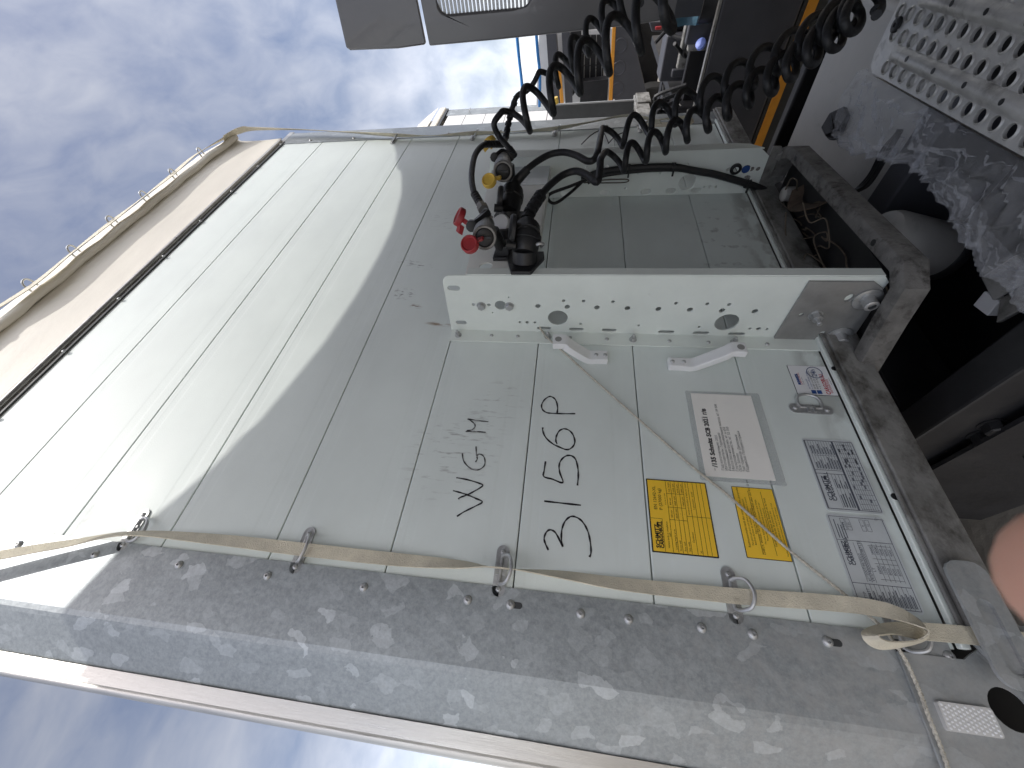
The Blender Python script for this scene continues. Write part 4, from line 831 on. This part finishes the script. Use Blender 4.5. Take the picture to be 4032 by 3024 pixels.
sleeve(oB, lead[4:7], .0105, m_rubber); sleeve(oB, lead[7:10], .0108, m_rubber, step=.012); sleeve(oB, [lead[1], lead[1].lerp(lead[0], .5), lead[0]], .0105, m_rubber)
b = MB(); b.lathe(lead[0] - (lead[1] - lead[0]).normalized() * .03, lead[1] - lead[0], [(0, .017), (.014, .017), (.016, .013), (.03, .013)], 6); b.build('brass_fitting', m_alu_dirty, oB)
top = [(2371, 504), (2492, 453), (2590, 404), (2688, 358), (2795, 304), (2896, 248), (2997, 191), (3105, 128), (3200, 68), (3289, 9), (3380, -52), (3470, -115)]
C1 = []
for i in range(len(top) - 1):
    am = 98 + 26 * min(1, i / 5); C1 += [top[i], ((top[i][0] + top[i + 1][0]) / 2 + 20, (top[i][1] + top[i + 1][1]) / 2 + am)]
lead = [P6(835, 700, -.23), P6(880, 640, -.24), P6(960, 550, -.26), P6(1080, 460, -.27), P6(1200, 400, -.275), P6(1330, 382, -.28), P6(1450, 412, -.285), P6(1560, 468, -.29), P6(1630, 455, -.295), P6(1672, 360, -.30)]
oC, _ = coil('coiled_electric_cable', lead, C1, 1.36, .90, .0098, m_rubber, 'upper of the two black coiled cables stretched to the tractor', 1, skew=(0, 1.15))
b = MB(); b.tube(smoothpath([P6(815, 760, -.225), P6(850, 680, -.235), P6(900, 620, -.248), P6(965, 552, -.262)], 6), [.017, .0165, .0162, .016, .0158, .0155, .0152, .015, .0148, .0146, .0144, .0142, .014, .0138, .0136, .0134, .0132, .013, .013], 14); b.build('boot', m_black, oC)
C2 = []
bt = [(2386, 597), (2484, 562), (2570, 519), (2653, 474), (2728, 434), (2811, 386), (2893, 337), (2979, 282), (3061, 223), (3143, 165), (3225, 100), (3300, 40), (3375, -20), (3450, -80)]
tp = [(2457, 673), (2543, 636), (2621, 599), (2707, 554), (2790, 513), (2868, 465), (2953, 415), (3045, 367), (3121, 310), (3210, 250), (3301, 187), (3372, 120), (3450, 60)]
for i in range(len(tp)): C2 += [bt[i], tp[i]]
lead = [P6(960, 1080, -.262), P6(1000, 980, -.27), P6(1110, 800, -.285), P6(1200, 700, -.29), P6(1320, 610, -.295), P6(1450, 572, -.30), P6(1560, 610, -.305), P6(1660, 680, -.31), P6(1690, 560, -.315), P6(1700, 440, -.32)]
oD, _ = coil('coiled_electric_cable', lead, C2, 1.30, .88, .0098, m_rubber, 'lower of the two black coiled cables, with a ribbed boot at its plug', 1, skew=(0, 1.15))
sleeve(oD, [P6(955, 1060, -.264), P6(1000, 960, -.272), P6(1110, 790, -.286)], .0150, m_rubber, 'boot', .0105)
b = MB(); b.lathe(P6(958, 1185, -.265), P6(955, 1060, -.264) - P6(958, 1185, -.265), [(-.02, .034), (.012, .034), (.014, .026), (.035, .024), (.04, .016)], 22); b.build('plug', m_black, oD)

# ================================================================== the tractor unit
TC = thing('tractor_unit', 'grey tractor unit coupled ahead of the trailer, its cab fairing at the top edge', 'truck', (1.05, -2.4, 0))
XE = 2.30
# side fairing on the far side: upper flap and lower panel with a barred opening
def fair(x, sx):
    wz1 = onX(1722, 8, XE).z; wz0 = onX(2092, 8, XE).z; wy = onX(1880, 44, XE).y
    def sheet(out_, hs_, nm, lab=None):
        b = MB(); b.plate(out_, hs_, (x, 0, 0), (0, -1, 0), (0, 0, 1), .028); return b.build(nm, m_cab, TC, lab, smooth=True, bevel=.008, angle=30)
    up = sheet([(.338, 2.556), (.332, 2.70), (.340, 2.95), (.352, 2.968), (.62, 2.93), (.90, 2.90), (1.35, 2.90), (1.35, 2.548)], [], 'fairing_flap')
    lo = sheet([(.362, 1.285), (.345, 1.6), (.334, 2.2), (.332, 2.538), (1.35, 2.53), (1.35, 1.285)], [rrect(-wy, wz0, 1.12, wz1, .045, 6)], 'side_fairing', 'grey side fairing with a barred opening' if sx > 0 else None)
    if sx > 0:
        n = 24
        for k in range(n):
            z = wz0 + .012 + (wz1 - wz0 - .02) * k / (n - 1); b = MB(); b.obox((x + .006, -(.58 + (-wy)) / 1 + .22, z), (.004, 0, 0), (0, .36, 0), (0, 0, .0055)); b.build('slat', m_zinc, lo)
    b = MB(); b.obox((x - .016 * sx, -.80, 1.345), (.004, 0, 0), (0, .44, 0), (0, 0, .055)); b.build('lower_trim', m_cab2, lo)
fair(XE, 1)
b = MB(); b.box((-.24, -3.5, .98), (2.34, -1.36, 3.05)); b.build('cab', m_cab, TC, bevel=.06)
# roof deflector whose hollow trailing edge throws the shadow on the boards
ZS = [(-.215, 2.815), (-.12, 2.80), (0.0, 2.762), (.05, 2.755), (.22, 2.660), (.30, 2.640), (.34, 2.614), (.63, 2.549), (.85, 2.526), (1.07, 2.519), (1.25, 2.522), (1.53, 2.565), (1.72, 2.622), (1.77, 2.66), (1.95, 2.72), (2.10, 2.79), (2.30, 2.83)]
def zs(x):
    for (a, p), (c, q) in zip(ZS, ZS[1:]):
        if a <= x <= c: return p + (q - p) * (x - a) / (c - a)
    return ZS[0][1] if x < ZS[0][0] else ZS[-1][1]
def spoil(u, v):
    x = -.34 + u * 2.70; ze = 3.82; ye = -(ze - zs(x)) / SUN_TAN
    z0s = 3.05; y0s = -3.3
    s_ = v ** .8
    edge = 1 - abs(2 * u - 1) ** 6 * .06
    return (x + SUN_SIDE * ye * -1, y0s + (ye - y0s) * v, (z0s + (ze - z0s) * (1 - (1 - v) ** 2.2)) if v < 1 else ze)
b = MB(); b.grid(spoil, 60, 24); sp = b.build('roof_deflector', m_cab, TC); md = sp.modifiers.new('thick', 'SOLIDIFY'); md.thickness = .02; md.offset = -1
# chassis rails, cross member, catwalk, tanks
TX = V((1, .062, 0)).normalized(); TY = V((-.062, 1, 0)).normalized()
b = MB(); b.box((.455, -3.2, .70), (.535, 3.2, .95)); fr = b.build('frame_rail', m_chassis, TC, smooth=False, bevel=.006)
for px, py in ((3905, 1672), (3862, 1712)): inst(bolt_mesh('rail_bolt', .02, .022, m_chassis), 'rail_bolt', fr, frame_at(onX(px, py, .4535), (-1, 0, 0)))
b = MB(); b.plate([(-.5, .52), (.5, .52), (.5, .86), (-.5, .86)], [circ(.06, .70, .055, 20), circ(-.25, .72, .03, 14)], (.43, 0, 0), (0, 1, 0), (0, 0, 1), .01); b.build('gusset_plate', m_chassis, TC, smooth=False)
for lo_b, hi_b in (((.54, .12, .74), (1.56, .2, .92)), ((.54, -.9, .72), (1.56, -.82, .9)), ((.54, .6, .7), (1.56, .68, .92))):
    b = MB(); b.box(lo_b, hi_b); b.build('cross_member', m_chassis, TC, smooth=False, bevel=.004)
b = MB(); b.box((.54, -1.3, .34), (1.55, 1.6, .66)); b.build('dark_belly_block', m_chassis, TC, bevel=.05)  # big dark box added to darken the space under the chassis
b = MB(); b.box((-.22, -2.3, .32), (.42, -.62, .92)); b.build('added_fuel_tank', m_ally, TC, bevel=.07)  # out-of-view tank added to keep light off the lower boards
b = MB(); b.box((2.20, -2.0, .28), (2.26, 3.4, .80)); b.build('side_skirt', m_chassis, TC, bevel=.01)  # skirt added to stop side light reaching under the chassis
b = MB(); b.box((-.1, 2.4, .1), (2.2, 2.43, .95)); b.build('shade_flap', m_rubber, TC, smooth=False)  # full-width flap added to darken the underside
b = MB(); b.box((1.99, -.55, .45), (2.19, 1.4, .735)); b.build('battery_box', m_chassis, TC, bevel=.02)
b = MB(); b.box((1.10, -3.2, .66), (1.19, 3.2, .90)); b.build('frame_rail', m_cab2, TC, bevel=.006)
b = MB(); b.lathe((.985, -.065, .755), (.05, -.25, 1), [(0, .05), (.006, .070), (.014, .074), (.175, .074), (.192, .068), (.200, .052), (.203, .01)], 30); at_ = b.build('air_tank', m_tank, TC, label='pale cylindrical tank end with pen marks')
b = MB(); b.lathe((.985, -.065, .755), (.05, -.25, 1), [(-.006, .074), (.0, .080), (.016, .080), (.022, .076)], 30); b.build('tank_band', m_black, at_)
b = MB(); b.obox((1.58, -.18, .80), TX * .40, TY * .31, (0, 0, .055)); ft = b.build('fluid_tank', m_tank, TC, bevel=.03, label='pale grey tank with a black hexagonal filler cap')
q = onZ(3290, 490, .87); b = MB(); b.lathe(q - V((0, 0, .02)), (-.25, -.35, .9), [(0, .044), (.012, .047), (.036, .047), (.042, .042)], 6); b.lathe(q - V((0, 0, .02)), (-.25, -.35, .9), [(.0, .052), (.006, .052)], 20)
b.obox(q + V((-.006, -.009, .018)), V((.03, -.012, 0)), V((.002, .005, 0)), V((-.001, -.002, .005))); b.build('filler_cap', m_black, ft, bevel=.002)
b = MB()
for k in range(3): b.tube(smoothpath([onZ(3545 - 8 * k, 510 + k * 12, .93 - k * .01), onZ(3500 - 10 * k, 590, .93), onZ(3450 - 8 * k, 680, .92), onZ(3405 - 8 * k, 735, .92), onZ(3340, 760 + 8 * k, .93)], 6), .008, 8)
b.build('cable_bundle', m_rubber, TC)
# catwalk: pressed perforated aluminium
CO = V((1.335, -.399, 1.0)) 
def cw(a, d, z=0.): return CO - TX * a - TY * d + V((0, 0, z))      # a: along (to the left), d: towards the cab
holes = []; flare = MB()
def chole(a, d, r): holes.append(circ(a, d, r, 16))
for k in range(22):
    for d, off in ((.022, .054), (.083, .017), (.123, -.004), (.19, .03), (.23, .01)): chole(off + .0437 * k, d, .0128)
for k in range(8):
    pass
W_c = 1.02
b = MB(); b.obox(CO - TX * .56 - TY * .40 + V((0, 0, -.085)), TX * .56, TY * .38, (0, 0, .01)); b.build('shade_tray', m_chassis, TC, smooth=False)  # dark sheet added so the catwalk holes look black
def flat_plate():
    b = MB(); tri_o = [(-.03, .035), (-.02, .012), (.005, 0), (W_c, 0), (W_c, .30), (-.03, .30)]
    O = CO; loops = [[V((a, d, 0)) for a, d in tri_o]] + [[V((a, d, 0)) for a, d in h] for h in holes]
    tri = geometry.tessellate_polygon(loops); flat = [p for l in loops for p in l]; n = len(flat)
    top_ = [cw(p.x, p.y) for p in flat]; bot = [p + V((0, 0, -.003)) for p in top_]
    fs = []
    for t in tri: fs += [tuple(t), tuple(i + n for i in t[::-1])]
    o = 0
    for l in loops:
        for i in range(len(l)): p, q = o + i, o + (i + 1) % len(l); fs.append((p, q, q + n, p + n))
        o += len(l)
    b.add(top_ + bot, fs); return b
b = flat_plate(); ca = b.build('catwalk', m_ally, TC, 'perforated aluminium catwalk plate with raised ribs', smooth=False)
b = MB()
for h in holes:
    ca_ = sum(p[0] for p in h) / 16; cd_ = sum(p[1] for p in h) / 16; r = math.hypot(h[0][0] - ca_, h[0][1] - cd_)
    b.lathe(cw(ca_, cd_, -.0005), (0, 0, 1), [(0, r * 1.34), (.0022, r * 1.16), (.0034, r * 1.05), (.003, r * .99), (-.004, r * .97)], 16, caps=False)
b.build('hole_rims', m_ally, ca)['kind'] = 'stuff'
for d in (.052, .156):   # raised ribs between the rows
    prof = [(-.019, -.001), (-.013, .004), (-.006, .0085), (.006, .0085), (.013, .004), (.019, -.001)]
    vs = [cw(a_, d + p, z * s_ if z > 0 else z) for a_, s_ in [(.045, 0.05), (.06, .5), (.078, 1)] + [(.078 + .94 * k / 16, 1) for k in range(1, 17)] for p, z in prof]; nn = len(vs) // 6
    b = MB(); b.add(vs, [(i * 6 + j, i * 6 + j + 1, i * 6 + 6 + j + 1, i * 6 + 6 + j) for i in range(nn - 1) for j in range(5)]); b.build('rib', m_ally, ca)
    for k in range(8):
        q = cw(.135 + k * .115 + (0 if d < .1 else .05), d + .002, .0086); b = MB(); b.lathe(q, (0, 0, 1), [(-.003, .0058), (.0004, .0058), (.0005, .003)], 12); b.build('rib_slot', m_black, ca)
b = MB(); b.lathe(cw(.012, .100, .0), (0, 0, 1), [(0, .016), (.006, .016), (.008, .012), (.008, .005), (.003, .004)], 18, False); b.build('rubber_stud', m_rubber, ca)
b = MB(); b.grid(lambda u, v: cw(.01 + u * (W_c - .01), -.004 - .010 * sin(v * pi / 2), -.0 - .045 * v), 20, 5); b.build('front_lip', m_ally, ca)
# alloy bracket pieces beyond the film
b = MB(); b.obox(onZ(3960, 1095, .92), V((.008, .035, 0)), V((.03, -.006, 0)), V((0, 0, .004))); b.obox(onZ(4000, 1190, .90), V((.006, .03, .0)), V((.028, -.008, -.012)), V((0, 0, .006))); b.obox(onZ(4020, 1360, .86), V((.012, .028, 0)), V((.024, -.012, 0)), V((0, 0, .005)))
b.build('alloy_bracket', m_grimy, TC, bevel=.003)
b = MB(); b.obox(onZ(3905, 1195, .86), V((.022, .004, 0)), V((-.004, .018, 0)), V((0, 0, .012))); b.build('white_clip', m_handle, TC, bevel=.002)
b = MB()
for k in range(7):
    y = -.34 + .05 * k; b.tube(smoothpath([(.62 + .05 * k, y, .78), (.8 + .03 * k, y + .05, .80 + .01 * k), (1.0, y + .03, .78), (1.09, y, .75)], 6), .010, 8)
pass
for y in (-2.6,):
    for x in (-.12, 1.86): inst(WHE, 'wheel', TC, Matrix.Translation((x, y, .51)))
for x in (-.12, 1.86): inst(WHE, 'wheel', TC, Matrix.Translation((x, 1.35, .51)))
b = MB(); b.obox((1.05, .9, .99), (.5, 0, 0), (0, .4, 0), (0, 0, .03)); b.build('fifth_wheel', m_chassis, TC, bevel=.01)

# crumpled plastic film bunched under the catwalk edge
def filmpt(u, v):
    a = -.07 + u * 1.0; th = -.4 + v * 2.3
    rad_ = .092 + .020 * sin(u * 9 + .6) + .03 * max(0, 1 - u / .3) + .03 * u
    q = cw(a, .004 - rad_ * max(0, sin(th)) * 1.25, -.012 - .10 * (1 - cos(th)) * .55)
    rid = lambda x: 1 - 2 * abs(mnoise.noise(x))
    f = rid(V((u * 11 + v * 2.2, v * 2.0 - u * 3, 3))) * .026 + rid(V((u * 23 - v * 5, v * 4.2, 8))) * .017 + rid(V((u * 46 + v * 9, v * 11, 2))) * .0065 + rid(V((u * 90, v * 22 + u * 20, 6))) * .0025
    return q + V((0, .8, .6)) * f * min(1, v * 7 + .35) * (1 - .45 * max(0, v - .7) / .3) + V((mnoise.noise(V((u * 11, v * 5, 5))) * .016, 0, 0))
b = MB(); b.grid(filmpt, 320, 90); tag(b.build('plastic_film', m_film, None, angle=25), 'crumpled clear plastic film bunched along the catwalk edge', 'plastic film')

# ================================================================== neighbours seen past the right-hand post
NB = thing('semi_trailer', 'white semi-trailer parked one bay further, its narrow front seen past the right corner post', 'trailer', (4.4, 1.1, 0))
NX0, NX1, NYf = 3.20, 5.72, 1.05
for i in range(9):
    zt, zb = edges[i] - .004 + .03, edges[i + 1] + .004 + .03
    b = MB(); b.box((NX0 + .2, NYf, zb), (NX1 - .20, NYf + .03, zt)); b.build('panel', m_white_body, NB, smooth=False)
b = MB(); b.box((NX0 + .2, NYf + .031, 1.15), (NX1 - .2, NYf + .04, 3.5)); b.build('joint_backing', m_darkrail, NB, smooth=False)
for x0, x1 in ((NX0, NX0 + .199), (NX1 - .199, NX1)):
    b = MB(); b.box((x0, NYf - .006, 1.10), (x1, NYf + .2, 3.50)); b.build('corner_post', m_galv2, NB, smooth=False, bevel=.01)
b = MB(); b.box((NX0 + .05, NYf + .1, 1.1), (NX1 - .05, NYf + 12, 3.85)); b.build('curtain_body', m_white_body, NB, smooth=False)
b = MB(); b.box((NX0, NYf - .03, 3.53), (NX1 + .02, NYf + .12, 3.62)); b.build('hem_bar', m_tarp, NB, bevel=.015)
b = MB(); b.grid(lambda u, v: (NX0 + u * (NX1 - NX0 + .02), NYf - .03 + v * .10, 3.64 + v * .24 - .05 * max(0, u - .9) / .1 * v), 20, 4); b.build('tarpaulin', m_tarp, NB)
b = MB(); b.box((NX0, NYf - .02, 3.50), (NX1, NYf, 3.525)); b.build('top_rail', m_darkrail, NB, smooth=False)
b = MB(); b.box((NX0, NYf - .05, .98), (NX1, NYf + .1, 1.14)); b.box((NX1 - .3, NYf - .07, .96), (NX1, NYf - .052, 1.12)); b.build('cross_beam', m_grimy, NB, bevel=.01)
for x0 in (4.3, 5.05): b = MB(); b.box((x0, NYf - .2, 1.2), (x0 + .04, NYf - .001, 2.1)); b.build('side_plate', m_darkrail, NB, smooth=False)
b = MB(); b.lathe((4.95, NYf - .25, 2.05), (0, -1, .2), [(0, .03), (.06, .03)], 12); b.build('yellow_coupling', m_yellow, NB)
b = MB()
for z in (3.2, 2.6, 2.0, 1.4): b.tube(smoothpath([(NX1 - .16, NYf - .01, z), (NX1 - .17, NYf - .04, z - .02), (NX1 - .12, NYf - .05, z - .02), (NX1 - .12, NYf - .01, z)], 4), .005, 6)
b.build('rope_eye', m_zinc, NB)
for y in (8, 9.3, 10.6):
    for x in (NX0 + .1, NX1 - .45): inst(WHE, 'wheel', NB, Matrix.Translation((x, y, .51)))
# neighbouring low truck with its skirt
NT = thing('tractor_unit', 'dark grey tractor unit with an orange reflective stripe along its side skirt', 'truck', (4.3, -.6, 0))
XS = 3.02
b = MB(); b.box((XS, -2.6, .60), (XS + .04, .75, 1.03)); sk = b.build('side_skirt', m_cab2, NT, bevel=.012)
b = MB(); b.box((XS - .004, -2.6, .525), (XS + .004, .75, .575)); b.build('orange_stripe', m_orange, sk, smooth=False)
b = MB(); b.box((XS + .002, -2.6, .43), (XS + .03, .75, .596)); b.build('skirt_strip', m_darkrail, sk, smooth=False)
b = MB(); b.box((XS + .05, -2.6, .10), (XS + .10, 3.0, .62)); b.build('dark_filler', m_chassis, NT, smooth=False)  # dark panel added to hide sunlit ground below the stripe
b = MB(); b.box((XS + .0, -2.6, 1.032), (XS + .035, .75, 1.045)); b.build('skirt_edge', m_alu, sk, smooth=False)
b = MB(); b.box((XS + .3, -2.7, .8), (XS + .42, 4.0, 1.06)); b.box((XS + 1.3, -2.7, .8), (XS + 1.42, 4.0, 1.06)); b.box((XS + .1, -.3, .85), (XS + 2.0, -.2, 1.1)); b.box((XS + .12, .3, .9), (XS + 2.0, .36, 1.12)); b.build('frame_rail', m_chassis, NT, smooth=False)
b = MB(); b.tube([(XS + .14, -.25, .75), (XS + .14, -.25, 1.12)], .10, 18); b.build('filter_canister', m_chassis, NT)
b = MB(); b.lathe((XS + .13, -.05, 1.06), (-.6, -.6, .5), [(0, .03), (.02, .03), (.024, .02)], 14); b.build('blue_cap', mat('pale_blue_cap', (.2, .28, .7), .4), NT)
b = MB(); b.grid(lambda u, v: (XS + .12 + .05 * mnoise.noise((u * 4, v * 4, 2)), -.5 + u * .35, 1.05 + v * .20), 14, 8); b.build('blue_sheet', mat('blue_sheeting', (.07, .16, .22), .5, bump=.4, bscale=20), NT)
b = MB()
for k in range(5): b.tube(smoothpath([(XS + .12 + .03 * k, .15 + .05 * k, 1.1), (XS + .16, .22 + .04 * k, 1.28 - .02 * k), (XS + .2, .3 + .03 * k, 1.2), (XS + .2, .36, 1.02)], 5), .012, 7)
b.build('hose_bundle', m_rubber, NT)
for y in (-2.3, 2.2):
    for x in (XS + .02, XS + 2.05): inst(WHE, 'wheel', NT, Matrix.Translation((x, y, .51)))
b = MB(); b.box((XS, -4.6, 1.1), (XS + 2.45, -2.75, 3.4)); b.build('cab', m_cab, NT, bevel=.08)
rc = random.Random(11)
for k in range(16):
    x, y = XS + rc.uniform(.12, .9), rc.uniform(-.5, 1.2); h = rc.uniform(.04, .16)
    b = MB(); b.box((x, y, .95), (x + rc.uniform(.04, .2), y + rc.uniform(.05, .3), 1.06 + h)); b.build('chassis_fitting', rc.choice((m_chassis, m_chassis, m_cab2, m_grimy)), NT, bevel=.008)
for k in range(9):
    p = [V((XS + rc.uniform(.1, .5), rc.uniform(-.6, .8), 1.05))]
    for j in range(4): p.append(p[-1] + V((rc.uniform(-.1, .12), rc.uniform(-.1, .16), rc.uniform(-.05, .12))))
    b = MB(); b.tube(smoothpath(p, 5), rc.uniform(.006, .014), 7); b.build('air_line', rc.choice((m_rubber, m_rubber, m_grimy)), NT)
# far row: a truck with grille, grey mudguard panels with orange stripes
def zf(a, b): return 2200 + a * .2712, b * .2712
def slab(pix, X, th, m, name, parent):
    q = [onX(*p, X) for p in pix]; b = MB(); b.plate([(p.y, p.z) for p in q], [], (X + th / 2, 0, 0), (0, 1, 0), (0, 0, 1), th); return b.build(name, m, parent, smooth=False, bevel=.01)
FT = thing('parked_truck', 'far dark grey truck with round-marked mudguard panel and two orange stripes', 'truck', (8.4, 1.6, 0))
XF = 8.0
pn = slab([zf(-185, 480), zf(-40, 470), zf(30, 1500), zf(-110, 1560)], XF + .3, .3, m_cab2, 'stack_panel', FT)
slab([zf(40, 460), zf(160, 450), zf(200, 1500), zf(100, 1560)], XF + .2, .1, m_cab2, 'stack_panel', FT)
slab([zf(-20, 960), zf(28, 960), zf(80, 1560), zf(30, 1560)], XF + .1, .03, m_orange, 'orange_stripe', FT)
mg = slab([zf(820, 340), zf(1105, 330), zf(1135, 760), zf(1330, 1560), zf(1330, 1720), zf(740, 1720)], XF, .25, m_cab2, 'mudguard_panel', FT)
slab([zf(780, 360), zf(832, 350), zf(770, 1640), zf(715, 1640)], XF - .02, .018, m_orange, 'orange_stripe', mg)
for a, b_ in ((900, 665), (878, 990), (855, 1295)):
    q = onX(*zf(a, b_), XF - .002); b = MB(); b.lathe(q, (-1, 0, 0), [(0, .105), (.010, .098), (.010, .085), (.003, .08)], 24); b.build('round_cap', m_cab2, mg)
slab([zf(-290, 480), zf(820, 400), zf(760, 1600), zf(-330, 1560)], XF + .75, 2.0, m_white_body, 'cab_front', FT)
slab([zf(290, 510), zf(660, 500), zf(640, 1190), zf(320, 1200)], XF + .72, .02, m_chassis, 'grille', FT)
for k in range(4): slab([zf(375 + k * 85, 500), zf(385 + k * 85, 500), zf(372 + k * 85, 1190), zf(360 + k * 85, 1190)], XF + .69, .02, m_alu, 'grille_bar', FT)
for t in (780, 950): slab([zf(290, t), zf(660, t - 15), zf(660, t), zf(290, t + 15)], XF + .68, .015, m_chassis, 'grille_bar', FT)
slab([zf(340, 1190), zf(720, 1150), zf(700, 1560), zf(300, 1560)], XF + .4, .2, m_chassis, 'bumper', FT)
slab([zf(165, 460), zf(330, 440), zf(310, 1250), zf(200, 1400)], XF + .5, .1, m_chassis, 'dark_pillar', FT)
for k in range(3): inst(WHE, 'wheel', FT, Matrix.Translation((XF + .2, .6 + k * 1.6, .51)))
b = MB(); b.box((XF + .8, 1.0, .4), (XF + 2.4, 4, 1.0)); b.build('frame_rail', m_chassis, FT, smooth=False)
PB = thing('steel_barrier', 'dark upright steel barrier bars beyond the skirt', 'barrier', onX(2660, 300, 6.2))
slab([zf(1720, 260), zf(1850, 250), zf(1650, 1600), zf(1540, 1600)], 6.2, .15, m_chassis, 'upright', PB)
slab([zf(1560, 420), zf(1690, 400), zf(1600, 1150), zf(1510, 1150)], 6.5, .1, m_grimy, 'upright', PB)
tl = slab([zf(1310, 320), zf(1530, 310), zf(1500, 470), zf(1350, 460)], 5.9, .06, m_cab2, 'lamp_bracket', PB)
slab([zf(1400, 390), zf(1500, 380), zf(1490, 435), zf(1400, 440)], 5.86, .03, m_red, 'red_lamp', PB)
for k, pth_ in enumerate(([(2030, 60), (2036, 145), (2045, 240), (2056, 340), (2062, 460)], [(2108, 60), (2112, 137), (2118, 215), (2126, 300), (2124, 420)], [(2113, 200), (2110, 250), (2106, 300)])):
    if k == 2: continue
    b = MB(); b.tube(smoothpath([onX(a, c, 5.2) for a, c in pth_], 6), .016, 8); tag(b.build('blue_hose', m_bluehose), ('blue hose hanging against the sky, nearer the cab fairing seam', 'blue hose hanging beside the far white truck')[k], 'hose', 'blue hoses')

# ================================================================== the photographer's hand: one fingertip reaches into the picture
PX, PYc, PZ = -UP, RT, FW        # picture right, picture up, into the picture
tip = CAM + ray(4080, 2315) * .050
def hv(a, b, c): return tip + PX * a + PYc * b + PZ * c
hand = thing('person', 'out of focus fingertip of the person holding the camera, bare skin', 'person', hv(.13, -.03, .02))
ve = []; ed = []; ra = []
def chain(pts, rads, root=None):
    prev = root
    for p, r in zip(pts, rads):
        ve.append(tuple(p)); ra.append(r); i = len(ve) - 1
        if prev is not None: ed.append((prev, i))
        prev = i
    return prev
wrist = chain([hv(.21, -.06, -.01)], [.026]); palm = chain([hv(.16, -.045, .005), hv(.115, -.030, .012)], [.030, .032], wrist)
chain([hv(.080, -.008, .010), hv(.050, -.002, .006), hv(.026, 0, .002), hv(.010, 0, 0), hv(.001, 0, 0)], [.0125, .0122, .0120, .0116, .0092], palm)
chain([hv(.092, -.030, .018), hv(.082, -.036, .026), hv(.092, -.038, .036), hv(.108, -.038, .036)], [.0105, .0098, .009, .0075], palm)
chain([hv(.098, -.050, .016), hv(.090, -.056, .026), hv(.100, -.058, .034), hv(.115, -.056, .034)], [.010, .0092, .0085, .007], palm)
chain([hv(.108, -.068, .012), hv(.100, -.075, .020), hv(.108, -.076, .028), hv(.120, -.073, .028)], [.0088, .008, .0075, .006], palm)
chain([hv(.130, .008, .020), hv(.112, .016, .028), hv(.095, .018, .030)], [.0125, .011, .009], palm - 1)
me = bpy.data.meshes.new('hand'); me.from_pydata(ve, ed, []); ho = bpy.data.objects.new('hand', me); COL.objects.link(ho); hang(ho, hand); me.materials.append(m_skin)
sk_ = ho.modifiers.new('skin', 'SKIN'); sk_.use_smooth_shade = True
for i, r in enumerate(ra): me.skin_vertices[0].data[i].radius = (r, r)
me.skin_vertices[0].data[0].use_root = True
ss_ = ho.modifiers.new('sub', 'SUBSURF'); ss_.levels = 2; ss_.render_levels = 2
